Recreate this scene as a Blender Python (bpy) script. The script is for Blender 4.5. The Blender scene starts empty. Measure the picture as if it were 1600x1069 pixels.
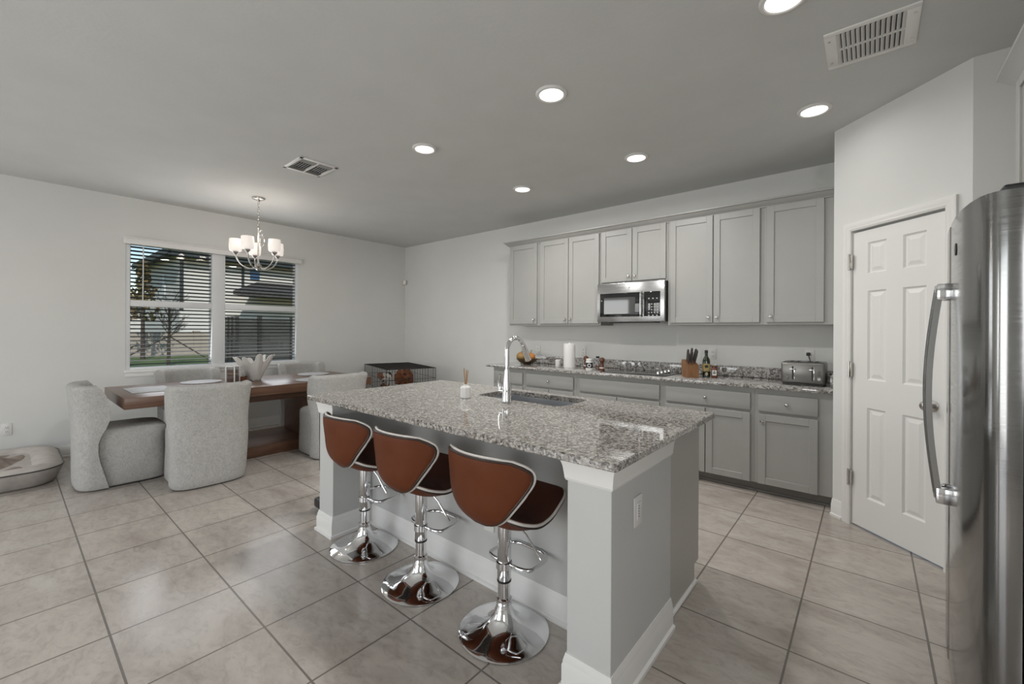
import bpy, bmesh, math, random
from mathutils import Vector, Matrix
PI = math.pi
S = bpy.context.scene
COL = S.collection
random.seed(7)

# ------------------------------------------------------------------ camera
F_PX, YAW, CY, ROLL, CAM_H = 664.4, 0.6979, 516.1, 0.0055, 1.355
cd = bpy.data.cameras.new('camera'); cam = bpy.data.objects.new('camera', cd); COL.objects.link(cam)
cd.sensor_fit = 'HORIZONTAL'; cd.sensor_width = 36.0; cd.lens = F_PX * 36.0 / 1600.0
cd.shift_y = -(534.5 - CY) / 1600.0
cd.clip_start = 0.02
r = Vector((math.cos(YAW), math.sin(YAW), 0)); u = Vector((0, 0, 1)); f = Vector((-math.sin(YAW), math.cos(YAW), 0))
rr = r * math.cos(ROLL) + u * math.sin(ROLL); uu = u * math.cos(ROLL) - r * math.sin(ROLL)
m = Matrix((rr, uu, -f)).transposed().to_4x4(); m.translation = (0, 0, CAM_H)
cam.matrix_world = m
S.camera = cam
CAM_R, CAM_F = r.copy(), f.copy()

# ------------------------------------------------------------------ view, world, sun, daylight
S.view_settings.view_transform = 'Standard'; S.view_settings.look = 'None'
S.view_settings.gamma = 1.0; S.view_settings.use_curve_mapping = False
S.view_settings.exposure = 0.0
S.cycles.use_denoising = True
S.cycles.max_bounces = 10; S.cycles.diffuse_bounces = 6; S.cycles.glossy_bounces = 5
S.cycles.sample_clamp_indirect = 6.0
S.cycles.caustics_reflective = False; S.cycles.caustics_refractive = False
w = bpy.data.worlds.new('sky'); S.world = w; w.use_nodes = True
nt = w.node_tree; nt.nodes.clear()
sky = nt.nodes.new('ShaderNodeTexSky'); sky.sky_type = 'NISHITA'; sky.sun_disc = False
sky.sun_elevation = math.radians(42); sky.sun_rotation = math.radians(100); sky.air_density = 1.2; sky.dust_density = 0.3; sky.ozone_density = 2.0
bg = nt.nodes.new('ShaderNodeBackground'); bg.inputs['Strength'].default_value = 0.14
wo = nt.nodes.new('ShaderNodeOutputWorld')
nt.links.new(sky.outputs[0], bg.inputs[0]); nt.links.new(bg.outputs[0], wo.inputs[0])

def light(name, kind, loc, energy, color=(1, 1, 1), parent=None, **kw):
    d = bpy.data.lights.new(name, kind); d.energy = energy; d.color = color
    for k, v in kw.items(): setattr(d, k, v)
    o = bpy.data.objects.new(name, d); COL.objects.link(o); o.location = loc
    if parent: o.parent = parent
    return o
def aim(o, d):
    o.rotation_euler = Vector(d).to_track_quat('-Z', 'Y').to_euler()
sun = light('sun', 'SUN', (0, 0, 9), 3.2, (1.0, 0.95, 0.87), angle=0.01); aim(sun, (-0.75, 0.28, -0.62))
# daylight entering through the sliding doors behind the camera and the dining window, plus one added side fill
o = light('corner_window_daylight', 'AREA', (-5.8, -3.02, 1.45), 24, (0.97, 0.985, 1.0), shape='RECTANGLE', size=.98, size_y=1.6); aim(o, (0.12, 1, -0.05))
o = light('patio_daylight', 'AREA', (-2.45, -3.02, 1.2), 64, (0.97, 0.985, 1.0), shape='RECTANGLE', size=2.8, size_y=2.1); aim(o, (-0.1, 1, 0.05))
o = light('side_fill', 'AREA', (1.13, -1.2, 1.5), 34, (0.97, 0.985, 1.0), shape='RECTANGLE', size=1.2, size_y=1.3); aim(o, (-1, 0.25, -0.1))  # fill added to brighten the right side, no window known there
o = light('dining_window_daylight', 'AREA', (-6.43, 1.82, 1.63), 18, (0.97, 0.985, 1.0), shape='RECTANGLE', size=1.8, size_y=1.35); aim(o, (1, 0, -0.12))

# ------------------------------------------------------------------ constants of the place
H = 2.84; YW = 4.66; XW = -6.44; XR = 1.12; YF = -3.0
PA = Vector((-0.2, 3.95, 0)); PB = Vector((0.427, 3.35, 0)); PD = (PB - PA).normalized(); PN = Vector((PD.y, -PD.x, 0))
TILE, GX, GY = 0.4604, -2.5568, 0.3024

# ------------------------------------------------------------------ mesh helpers
class MB:
    def __init__(s): s.v = []; s.f = []; s.smooth = []
    def add(s, vs, fs, M=None):
        o = len(s.v)
        s.v += [tuple(M @ Vector(p)) if M else tuple(p) for p in vs]
        s.f += [tuple(i + o for i in q) for q in fs]
        return s
    def box(s, x0, x1, y0, y1, z0, z1, b=0.0, M=None, seg=2):
        if x0 > x1: x0, x1 = x1, x0
        if y0 > y1: y0, y1 = y1, y0
        if z0 > z1: z0, z1 = z1, z0
        if b <= 0:
            vs = [(x, y, z) for x in (x0, x1) for y in (y0, y1) for z in (z0, z1)]
            return s.add(vs, [(0, 1, 3, 2), (4, 6, 7, 5), (0, 4, 5, 1), (2, 3, 7, 6), (0, 2, 6, 4), (1, 5, 7, 3)], M)
        b = min(b, (x1 - x0) * .49, (y1 - y0) * .49, (z1 - z0) * .49)
        bm = bmesh.new()
        bmesh.ops.create_cube(bm, size=1, matrix=Matrix.LocRotScale(((x0 + x1) / 2, (y0 + y1) / 2, (z0 + z1) / 2), None, (x1 - x0, y1 - y0, z1 - z0)))
        bmesh.ops.bevel(bm, geom=bm.edges[:], offset=b, segments=seg, affect='EDGES', profile=0.5)
        bm.verts.index_update()
        vs = [v.co.copy() for v in bm.verts]; fs = [[v.index for v in q.verts] for q in bm.faces]; bm.free()
        return s.add(vs, fs, M)
    def loft(s, rings, closed=True, cap=(True, True), M=None, loop=False):
        n = len(rings[0]); vs = [p for R in rings for p in R]; fs = []
        k = len(rings)
        for i in range(k if loop else k - 1):
            j2 = (i + 1) % k
            for j in range(n if closed else n - 1):
                a, b = i * n + j, i * n + (j + 1) % n
                fs.append((a, b, j2 * n + (j + 1) % n, j2 * n + j))
        if not loop and closed:
            if cap[0]: fs.append(tuple(reversed(range(n))))
            if cap[1]: fs.append(tuple((k - 1) * n + j for j in range(n)))
        return s.add(vs, fs, M)
    def lathe(s, prof, c=(0, 0, 0), seg=24, M=None, cap=(True, True)):
        rings = [[(c[0] + q * math.cos(2 * PI * j / seg), c[1] + q * math.sin(2 * PI * j / seg), c[2] + z) for j in range(seg)] for q, z in prof]
        return s.loft(rings, True, cap, M)
    def tube(s, pts, rad, seg=8, closed=False, M=None):
        P = [Vector(p) for p in pts]; n = len(P); rings = []; up = None
        for i in range(n):
            if closed: t = (P[(i + 1) % n] - P[i - 1]).normalized()
            else: t = (P[min(i + 1, n - 1)] - P[max(i - 1, 0)]).normalized()
            if up is None:
                up = Vector((0, 0, 1)) if abs(t.z) < .9 else Vector((1, 0, 0))
            a = t.cross(up)
            if a.length < 1e-6: a = t.cross(Vector((1, .3, 0)))
            a.normalize(); up = a.cross(t).normalized()
            q = rad(i / max(1, n - 1)) if callable(rad) else rad
            rings.append([tuple(P[i] + (a * math.cos(2 * PI * j / seg) + up * math.sin(2 * PI * j / seg)) * q) for j in range(seg)])
        return s.loft(rings, True, (True, True), M, loop=closed)
    def prism(s, poly, axis, h0, h1, M=None):
        def P(a, b, h):
            return {'x': (h, a, b), 'y': (a, h, b), 'z': (a, b, h)}[axis]
        n = len(poly); vs = [P(a, b, h0) for a, b in poly] + [P(a, b, h1) for a, b in poly]
        fs = [tuple(range(n))[::-1], tuple(range(n, 2 * n))] + [(i, (i + 1) % n, n + (i + 1) % n, n + i) for i in range(n)]
        return s.add(vs, fs, M)
    def ball(s, c, rx, ry=None, rz=None, seg=16, M=None):
        ry = ry or rx; rz = rz or rx; k = seg // 2; rings = []
        for i in range(1, k):
            a = PI * i / k
            rings.append([(c[0] + rx * math.sin(a) * math.cos(2 * PI * j / seg), c[1] + ry * math.sin(a) * math.sin(2 * PI * j / seg), c[2] - rz * math.cos(a)) for j in range(seg)])
        return s.loft(rings, True, (True, True), M)

def wpos(o):
    p = Vector((0, 0, 0))
    while o: p += o.location; o = o.parent
    return p
def tag(o, label=None, cat=None, group=None, kind=None):
    for k, v in (('label', label), ('category', cat), ('group', group), ('kind', kind)):
        if v: o[k] = v
    return o
def T(name, label, cat, loc=(0, 0, 0), group=None, kind=None):
    o = bpy.data.objects.new(name, None); COL.objects.link(o); o.location = loc; o.empty_display_size = .1
    return tag(o, label, cat, group, kind)
def O(name, mb, mat, parent=None, label=None, cat=None, group=None, kind=None, ang=0.6, keep=False):
    """links the builder's shape (world coordinates) as one mesh object"""
    vs = [Vector(p) for p in mb.v]
    if parent: off = wpos(parent)
    elif keep: off = Vector((0, 0, 0))
    else:
        lo = [min(p[i] for p in vs) for i in range(3)]; hi = [max(p[i] for p in vs) for i in range(3)]
        off = Vector(((lo[0] + hi[0]) / 2, (lo[1] + hi[1]) / 2, lo[2]))
    me = bpy.data.meshes.new(name); me.from_pydata([tuple(p - off) for p in vs], [], mb.f)
    bm = bmesh.new(); bm.from_mesh(me); bmesh.ops.recalc_face_normals(bm, faces=bm.faces[:]); bm.to_mesh(me); bm.free()
    if ang: me.shade_smooth(); me.set_sharp_from_angle(angle=ang)
    o = bpy.data.objects.new(name, me); COL.objects.link(o)
    if parent: o.parent = parent
    else: o.location = off
    me.materials.append(mat)
    return tag(o, label, cat, group, kind)
def struct(name, mb, mat, parent=None, **k):
    return O(name, mb, mat, parent, kind=None if parent else 'structure', keep=True, **k)
def dup(root, loc, rz=0.0, label=None, group=None):
    def cp(o, par):
        c = o.copy(); COL.objects.link(c); c.parent = par
        for ch in list(o.children): cp(ch, c)
        return c
    n = cp(root, None); n.location = loc; n.rotation_euler = (0, 0, rz)
    if label: n['label'] = label
    if group: n['group'] = group
    return n

# ------------------------------------------------------------------ materials
def hexc(r_, g_, b_):
    c = lambda v: (v / 255 / 12.92) if v <= 10 else ((v / 255 + .055) / 1.055) ** 2.4
    return (c(r_), c(g_), c(b_), 1)
def base_mat(name, color, rough=.5, metal=0., spec=.5, coat=0., emit=None, es=0.):
    m = bpy.data.materials.new(name); m.use_nodes = True; b = m.node_tree.nodes['Principled BSDF']
    b.inputs['Base Color'].default_value = color if len(color) == 4 else (*color, 1)
    b.inputs['Roughness'].default_value = rough; b.inputs['Metallic'].default_value = metal
    b.inputs['Specular IOR Level'].default_value = spec; b.inputs['Coat Weight'].default_value = coat
    if coat: b.inputs['Coat Roughness'].default_value = .05
    if emit: b.inputs['Emission Color'].default_value = emit; b.inputs['Emission Strength'].default_value = es
    return m
def N(m, typ, **kw):
    n = m.node_tree.nodes.new(typ)
    for k, v in kw.items():
        if k in n.inputs: n.inputs[k].default_value = v
        else: setattr(n, k, v)
    return n
def L(m, a, b): m.node_tree.links.new(a, b)
def coords(m, scale=(1, 1, 1), world=False):
    mp = N(m, 'ShaderNodeMapping'); mp.inputs['Scale'].default_value = scale
    if world: L(m, N(m, 'ShaderNodeNewGeometry').outputs['Position'], mp.inputs[0])
    else: L(m, N(m, 'ShaderNodeTexCoord').outputs['Object'], mp.inputs[0])
    return mp.outputs[0]
def ramp(m, src, stops, interp='LINEAR'):
    n = N(m, 'ShaderNodeValToRGB'); n.color_ramp.interpolation = interp
    e = n.color_ramp.elements
    while len(e) < len(stops): e.new(.5)
    for q, (p, c) in zip(e, stops): q.position = p; q.color = c if len(c) == 4 else (*c, 1)
    L(m, src, n.inputs[0]); return n.outputs[0]
def bump(m, src, strength=.2, dist=.002):
    n = N(m, 'ShaderNodeBump'); n.inputs['Strength'].default_value = strength; n.inputs['Distance'].default_value = dist
    L(m, src, n.inputs['Height']); L(m, n.outputs[0], m.node_tree.nodes['Principled BSDF'].inputs['Normal'])
def B(m): return m.node_tree.nodes['Principled BSDF']
def mixc(m, fac, a, b, mode='MIX'):
    n = N(m, 'ShaderNodeMix', data_type='RGBA', blend_type=mode)
    for i, v in ((0, fac), (6, a), (7, b)):
        if hasattr(v, 'links'): L(m, v, n.inputs[i])
        else: n.inputs[i].default_value = v
    return n.outputs[2]
def noisy(name, c1, c2, scale=8, rough=.5, bmp=0., bscale=None, stretch=(1, 1, 1), **k):
    m = base_mat(name, c1, rough, **k); co = coords(m, stretch)
    n = N(m, 'ShaderNodeTexNoise', Scale=scale, Detail=5.0); L(m, co, n.inputs['Vector'])
    L(m, ramp(m, n.outputs['Fac'], [(.3, c1), (.7, c2)]), B(m).inputs['Base Color'])
    if bmp:
        n2 = N(m, 'ShaderNodeTexNoise', Scale=bscale or scale * 6, Detail=3.0); L(m, co, n2.inputs['Vector']); bump(m, n2.outputs['Fac'], bmp)
    return m
M_ = {}
M_['wall'] = noisy('wall_paint', (.70, .70, .68), (.72, .72, .70), 3, .7, .05, 220)
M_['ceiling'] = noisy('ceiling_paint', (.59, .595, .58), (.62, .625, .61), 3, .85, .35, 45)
M_['trim'] = base_mat('white_trim_paint', (.78, .77, .75), .4)
M_['cab'] = noisy('grey_cabinet_paint', (.355, .352, .335), (.37, .367, .35), 5, .42, .02, 90)
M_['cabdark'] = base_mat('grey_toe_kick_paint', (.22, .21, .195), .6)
M_['panel'] = base_mat('grey_end_panel_paint', (.45, .435, .405), .45)
M_['knee'] = noisy('knee_wall_paint', (.54, .54, .527), (.56, .56, .547), 3, .6, .05, 220)
M_['plastic'] = base_mat('white_plastic', (.72, .71, .69), .35)
M_['slot'] = base_mat('dark_slot', (.03, .03, .03), .6)
M_['nickel'] = base_mat('brushed_nickel', (.55, .53, .50), .25, 1.)
M_['chrome'] = base_mat('chrome', (.78, .78, .79), .06, 1.)
M_['black'] = base_mat('black_plastic', (.018, .018, .018), .4)
M_['blackglass'] = base_mat('black_glass', (.012, .012, .013), .03, spec=.8)
M_['ceramic'] = base_mat('white_ceramic', (.75, .74, .72), .35)
M_['paper'] = base_mat('paper_towel_paper', (.75, .74, .73), .9)
M_['emit'] = base_mat('lamp_diffuser', (.9, .9, .88), .5, emit=(1, .97, .92, 1), es=3.2)
M_['shade'] = base_mat('frosted_glass_shade', (.85, .80, .76), .4, emit=(1, .90, .82, 1), es=.42)

def steel(name, c=(.50, .50, .50), rough=.24, st=(1, 1, 60)):
    m = base_mat(name, c, rough, 1.); co = coords(m, st)
    n = N(m, 'ShaderNodeTexNoise', Scale=6.0, Detail=4.0); L(m, co, n.inputs['Vector'])
    L(m, ramp(m, n.outputs['Fac'], [(.3, (rough - .04,) * 3), (.7, (rough + .06,) * 3)]), B(m).inputs['Roughness'])
    return m
M_['steel'] = steel('stainless_steel')
M_['fridge'] = steel('fridge_stainless_steel', (.29, .29, .288), .15, (1, 1, 80))
M_['handle'] = base_mat('satin_handle_steel', (.34, .34, .34), .25, 1.)
M_['sinksteel'] = steel('sink_steel', (.52, .53, .55), .3)

def tile_floor():
    m = base_mat('beige_floor_tile', (.4, .36, .33), .3); b = B(m)
    mp = N(m, 'ShaderNodeMapping'); mp.inputs['Scale'].default_value = (1 / TILE, 1 / TILE, 1)
    mp.inputs['Location'].default_value = (-GX / TILE, -GY / TILE, 0)
    pos = N(m, 'ShaderNodeNewGeometry').outputs['Position']; L(m, pos, mp.inputs[0])
    br = N(m, 'ShaderNodeTexBrick', offset=0.0, squash=1.0)
    for k, v in (('Scale', 1.0), ('Mortar Size', .010), ('Mortar Smooth', .25), ('Bias', 0.0), ('Brick Width', 1.0), ('Row Height', 1.0)): br.inputs[k].default_value = v
    br.inputs['Color1'].default_value = (.97, .97, .97, 1); br.inputs['Color2'].default_value = (1.05, 1.04, 1.03, 1); br.inputs['Mortar'].default_value = (1, 1, 1, 1)
    L(m, mp.outputs[0], br.inputs['Vector'])
    c1 = coords(m, (1.2, 2.6, 1), True)
    n1 = N(m, 'ShaderNodeTexNoise', Scale=1.5, Detail=9.0, Roughness=.62, Distortion=.5); L(m, c1, n1.inputs['Vector'])
    c2 = coords(m, (5, 9, 1), True)
    n2 = N(m, 'ShaderNodeTexNoise', Scale=2.2, Detail=8.0, Roughness=.7, Distortion=1.2); L(m, c2, n2.inputs['Vector'])
    a = ramp(m, n1.outputs['Fac'], [(.30, (.34, .30, .265)), (.5, (.45, .407, .368)), (.68, (.51, .468, .43))])
    b2 = ramp(m, n2.outputs['Fac'], [(.34, (.84, .83, .82)), (.5, (1, 1, 1)), (.7, (1.06, 1.06, 1.06))])
    body = mixc(m, 1.0, mixc(m, 1.0, a, b2, 'MULTIPLY'), br.outputs['Color'], 'MULTIPLY')
    col = mixc(m, br.outputs['Fac'], body, (.17, .15, .13, 1)); L(m, col, b.inputs['Base Color'])
    L(m, ramp(m, n2.outputs['Fac'], [(.3, (.17,) * 3), (.7, (.27,) * 3)]), b.inputs['Roughness'])
    inv = N(m, 'ShaderNodeMath', operation='SUBTRACT'); inv.inputs[0].default_value = 1.0; L(m, br.outputs['Fac'], inv.inputs[1])
    bump(m, inv.outputs[0], .5, .003)
    return m
M_['floor'] = tile_floor()

def granite(name, warm):
    m = base_mat(name, (.4, .39, .37), .03, spec=1.0); co = coords(m, (1, 1, 1), True)
    ns = N(m, 'ShaderNodeTexNoise', Scale=30.0, Detail=3.0); L(m, co, ns.inputs['Vector'])
    wv = N(m, 'ShaderNodeMix', data_type='VECTOR'); wv.inputs[0].default_value = .022; L(m, co, wv.inputs[4]); L(m, ns.outputs['Color'], wv.inputs[5])
    v1 = N(m, 'ShaderNodeTexVoronoi', Scale=112.0 if warm else 84.0); L(m, wv.outputs[1], v1.inputs['Vector'])
    v2 = N(m, 'ShaderNodeTexVoronoi', Scale=170.0); L(m, wv.outputs[1], v2.inputs['Vector'])
    sp1 = N(m, 'ShaderNodeSeparateColor'); L(m, v1.outputs['Color'], sp1.inputs[0])
    sp2 = N(m, 'ShaderNodeSeparateColor'); L(m, v2.outputs['Color'], sp2.inputs[0])
    if warm: cs = [(0, (.012, .011, .011)), (.20, (.10, .084, .070)), (.37, (.25, .215, .182)), (.57, (.39, .36, .325)), (.80, (.56, .54, .51))]
    else: cs = [(0, (.025, .025, .025)), (.19, (.14, .13, .125)), (.36, (.33, .31, .29)), (.58, (.46, .45, .43)), (.80, (.62, .61, .60))]
    a = ramp(m, sp1.outputs[0], cs, 'CONSTANT')
    b = ramp(m, sp2.outputs[1], [(0, (.10, .09, .085)), (.16, (.26, .235, .21)), (.5, (.38, .36, .34)), (.8, (.52, .505, .485))], 'CONSTANT')
    L(m, mixc(m, .38, a, b), B(m).inputs['Base Color'])
    return m
M_['granite'] = granite('speckled_grey_granite', False)
M_['granite_warm'] = granite('speckled_beige_granite', True)

def wood(name, c1, c2, rough=.35, st=(14, 1, 14)):
    m = base_mat(name, c1, rough); co = coords(m, st)
    n = N(m, 'ShaderNodeTexNoise', Scale=3.0, Detail=6.0, Distortion=.6); L(m, co, n.inputs['Vector'])
    L(m, ramp(m, n.outputs['Fac'], [(.3, c1), (.7, c2)]), B(m).inputs['Base Color'])
    bump(m, n.outputs['Fac'], .06); return m
M_['walnut'] = wood('walnut_wood', (.085, .042, .026), (.16, .082, .050), .28)
M_['blockwood'] = wood('acacia_wood', (.16, .075, .032), (.30, .15, .07), .4, (10, 10, 2))
M_['millwood'] = wood('dark_red_wood', (.085, .032, .018), (.15, .055, .03), .3, (10, 10, 3))
M_['reed'] = base_mat('rattan_reed', (.38, .22, .11), .7)

def fabric():
    m = base_mat('oatmeal_linen_fabric', (.45, .44, .42), .95, spec=.15); co = coords(m)
    cx_ = coords(m, (420, 420, 45)); cy_ = coords(m, (60, 60, 480))
    n0 = N(m, 'ShaderNodeTexNoise', Scale=1.0, Detail=2.0); L(m, cx_, n0.inputs['Vector'])
    n1 = N(m, 'ShaderNodeTexNoise', Scale=1.0, Detail=2.0); L(m, cy_, n1.inputs['Vector'])
    n2 = N(m, 'ShaderNodeTexNoise', Scale=25.0, Detail=4.0); L(m, co, n2.inputs['Vector'])
    ad = N(m, 'ShaderNodeMath', operation='ADD'); L(m, n0.outputs['Fac'], ad.inputs[0]); L(m, n1.outputs['Fac'], ad.inputs[1])
    ad2 = N(m, 'ShaderNodeMath', operation='MULTIPLY_ADD'); L(m, n2.outputs['Fac'], ad2.inputs[0]); ad2.inputs[1].default_value = .35; L(m, ad.outputs[0], ad2.inputs[2])
    L(m, ramp(m, ad2.outputs[0], [(.8, (.40, .385, .365)), (1.0, (.55, .54, .515)), (1.0, (.58, .57, .55))]), B(m).inputs['Base Color'])
    mr = N(m, 'ShaderNodeMapRange'); mr.inputs['From Min'].default_value = .8; mr.inputs['From Max'].default_value = 1.55
    L(m, ad2.outputs[0], mr.inputs[0])
    L(m, ramp(m, mr.outputs[0], [(.2, (.33, .32, .305)), (.5, (.43, .42, .40)), (.8, (.50, .49, .475))]), B(m).inputs['Base Color'])
    bump(m, ad.outputs[0], .35, .002); return m
M_['linen'] = fabric()
def leather(name, c1, c2):
    m = base_mat(name, c1, .5, spec=.16); co = coords(m)
    v = N(m, 'ShaderNodeTexVoronoi', Scale=420.0); L(m, co, v.inputs['Vector'])
    n = N(m, 'ShaderNodeTexNoise', Scale=7.0); L(m, co, n.inputs['Vector'])
    L(m, ramp(m, n.outputs['Fac'], [(.3, c1), (.7, c2)]), B(m).inputs['Base Color']); bump(m, v.outputs['Distance'], .12, .0006); return m
M_['leather'] = leather('cognac_leather', (.105, .029, .011), (.125, .036, .014))
M_['leather2'] = leather('dark_cognac_leather', (.062, .022, .014), (.08, .028, .017))
M_['pipewhite'] = base_mat('cream_piping', (.62, .58, .54), .4)
M_['pipedark'] = base_mat('dark_piping', (.025, .012, .008), .4)
M_['wire'] = base_mat('black_wire', (.02, .017, .015), .45)
M_['bed'] = noisy('dog_bed_fleece', (.47, .43, .39), (.56, .52, .48), 12, .95, .5, 160)
M_['bedside'] = noisy('dog_bed_side_fabric', (.36, .33, .305), (.42, .39, .36), 20, .9, .3, 200)
M_['blanket'] = noisy('taupe_blanket', (.22, .175, .145), (.42, .36, .31), 9, .95, .4, 150)
def thin_glass(name, tint=(1, 1, 1, 1), refl=.08):
    m = bpy.data.materials.new(name); m.use_nodes = True; t = m.node_tree; t.nodes.clear()
    o_ = t.nodes.new('ShaderNodeOutputMaterial'); mx = t.nodes.new('ShaderNodeMixShader'); tr = t.nodes.new('ShaderNodeBsdfTransparent'); gl = t.nodes.new('ShaderNodeBsdfGlossy')
    tr.inputs[0].default_value = tint; gl.inputs['Roughness'].default_value = .01; mx.inputs[0].default_value = refl
    t.links.new(tr.outputs[0], mx.inputs[1]); t.links.new(gl.outputs[0], mx.inputs[2]); t.links.new(mx.outputs[0], o_.inputs[0]); return m
M_['glass'] = thin_glass('window_glass', (1, 1, 1, 1), .03)
M_['jarglass'] = thin_glass('jar_glass', (.93, .94, .94, 1), .15)

# ------------------------------------------------------------------ room shell
WY0, WY1, WZ0, WZ1 = 0.875, 2.785, 0.875, 2.345
mb = MB(); mb.box(XW - .2, XR + .2, YF - .2, YW + .2, -.12, 0); struct('floor', mb, M_['floor'], ang=None)
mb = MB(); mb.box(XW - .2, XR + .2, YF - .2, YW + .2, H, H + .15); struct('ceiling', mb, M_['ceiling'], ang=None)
mb = MB(); mb.box(XW - .2, XW, YF - .2, WY0, 0, H); mb.box(XW - .2, XW, WY1, YW + .2, 0, H); mb.box(XW - .2, XW, WY0, WY1, 0, WZ0); mb.box(XW - .2, XW, WY0, WY1, WZ1, H)
struct('wall_left', mb, M_['wall'], ang=None)
mb = MB(); mb.box(XW, -.1, YW, YW + .2, 0, H); struct('wall_back', mb, M_['wall'], ang=None)
mb = MB(); mb.box(XR, XR + .2, YF - .2, -1.8, 0, H); mb.box(XR, XR + .2, -.6, 3.46, 0, H); mb.box(XR, XR + .2, -1.8, -.6, 0, .85); mb.box(XR, XR + .2, -1.8, -.6, 2.15, H); struct('wall_right', mb, M_['wall'], ang=None)  # unseen opening added for the side fill
mb = MB()
for x0, x1, z0, z1 in ((XW, -6.3, 0, H), (-5.3, -3.9, 0, H), (-1.0, XR, 0, H), (-6.3, -5.3, 2.3, H), (-6.3, -5.3, 0, .6), (-3.9, -1.0, 2.3, H)):
    mb.box(x0, x1, YF - .2, YF, z0, z1)
struct('wall_front', mb, M_['wall'], ang=None)
# pantry: side return, diagonal wall with the door opening, right return
MP = Matrix((( PD.x, -PN.x, 0, PA.x), (PD.y, -PN.y, 0, PA.y), (0, 0, 1, 0), (0, 0, 0, 1)))   # local x along wall, y into the pantry
DW0, DW1, DH = .15, .745, 2.065
PL = (PB - PA).length
mb = MB(); mb.box(-.2, -.1, 3.99, YW, 0, H); struct('wall_pantry_side', mb, M_['wall'], ang=None)
mb = MB(); mb.box(0, DW0, 0, .1, 0, H, M=MP); mb.box(DW1, PL, 0, .1, 0, H, M=MP); mb.box(DW0, DW1, 0, .1, DH, H, M=MP)
struct('wall_pantry', mb, M_['wall'], ang=None)
mb = MB(); mb.box(PB.x, XR, 3.35, 3.45, 0, H); struct('wall_pantry_return', mb, M_['wall'], ang=None)

def base_profile(h=.125, t=.014):
    return [(0, 0), (t + .010, 0), (t + .010, .016), (t + .004, .02), (t, .022), (t, h * .68), (t * .75, h * .74), (t * .75, h * .80), (t * .35, h * .95), (t * .25, h), (0, h)]
def baseboard(mb, p0, p1, nrm, h=.125):
    p0, p1, nrm = Vector(p0), Vector(p1), Vector(nrm).normalized()
    d = (p1 - p0).normalized()
    rings = [[tuple(p + nrm * a + Vector((0, 0, z))) for a, z in base_profile(h)] for p in (p0, p1)]
    mb.loft(rings)
mb = MB(); baseboard(mb, (XW, YF, 0), (XW, YW, 0), (1, 0, 0)); struct('baseboard_left', mb, M_['trim'])
mb = MB(); baseboard(mb, (XW, YW, 0), (-3.7, YW, 0), (0, -1, 0)); struct('baseboard_back', mb, M_['trim'])
mb = MB(); baseboard(mb, PA, PA + PD * .092, PN); baseboard(mb, PA + PD * .803, PB, PN); struct('baseboard_pantry', mb, M_['trim'])
mb = MB(); baseboard(mb, (PB.x, 3.35, 0), (XR, 3.35, 0), (0, -1, 0)); struct('baseboard_return', mb, M_['trim'])

# pantry door: casing, leaf with six raised panels, hinges, knob
def casing_profile():
    return [(0, 0), (0, .012), (.012, .018), (.022, .014), (.034, .019), (.05, .021), (.058, .017), (.058, 0)]
mb = MB()
prof = casing_profile()   # (distance from the opening edge, thickness)
def ring(side, z):
    if side < 0: return [tuple(MP @ Vector((DW0 - a, -t, z if z == 0 else DH + a))) for a, t in prof]
    return [tuple(MP @ Vector((DW1 + a, -t, z if z == 0 else DH + a))) for a, t in prof]
mb.loft([ring(-1, 0), ring(-1, 1), ring(1, 1), ring(1, 0)])
struct('trim_1', mb, M_['trim'])
door = T('door_1', None, None, tuple(PA + PD * .45), kind='structure')
mb = MB()
y0, y1 = .006, .041
zs = [.012, .222, .84, 1.03, 1.637, 1.754, 1.966, 2.05]; xs = [DW0 + .003, .262, .39, .497, .634, DW1 - .003]
def leafbox(a, b, c, d, yy=y0): mb.box(a, b, yy, y1, c, d, M=MP)
for i in (0, 2, 4): leafbox(xs[i], xs[i + 1], zs[0], zs[-1])
for i in (0, 2, 4, 6):
    for k in (1, 3): leafbox(xs[k], xs[k + 1], zs[i], zs[i + 1])
for k in (1, 3):
    for i in (1, 3, 5):
        a, b, c, d = xs[k], xs[k + 1], zs[i], zs[i + 1]
        def rg(ins, yy): return [tuple(MP @ Vector(q)) for q in ((a + ins, yy, c + ins), (b - ins, yy, c + ins), (b - ins, yy, d - ins), (a + ins, yy, d - ins))]
        mb.loft([rg(0, y0), rg(.010, y0 + .011), rg(.016, y0 + .011), rg(.040, y0 + .003)], True, (False, True))
struct('door_leaf', mb, M_['trim'], door, ang=.2)
for z in (.334, 1.092, 1.849):
    mb = MB(); mb.box(DW0 - .012, DW0 + .012, -.018, -.001, z - .05, z + .05, .002, M=MP)
    mb.lathe([(.006, -.056), (.006, .056)], (0, 0, 0), 10, M=MP @ Matrix.Translation((DW0 - .002, -.022, z)))
    O('hinge', mb, M_['nickel'], door, label='nickel door hinge')
mb = MB(); MK = MP @ Matrix.Translation((.672, .006, .925)) @ Matrix.Rotation(PI / 2, 4, 'X')
mb.lathe([(.0, 0), (.032, 0), (.033, .006), (.014, .012), (.012, .03), (.02, .036), (.028, .048), (.028, .058), (.02, .067), (0, .07)], seg=20, M=MK)
O('door_knob', mb, M_['nickel'], door, label='round nickel knob')

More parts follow.
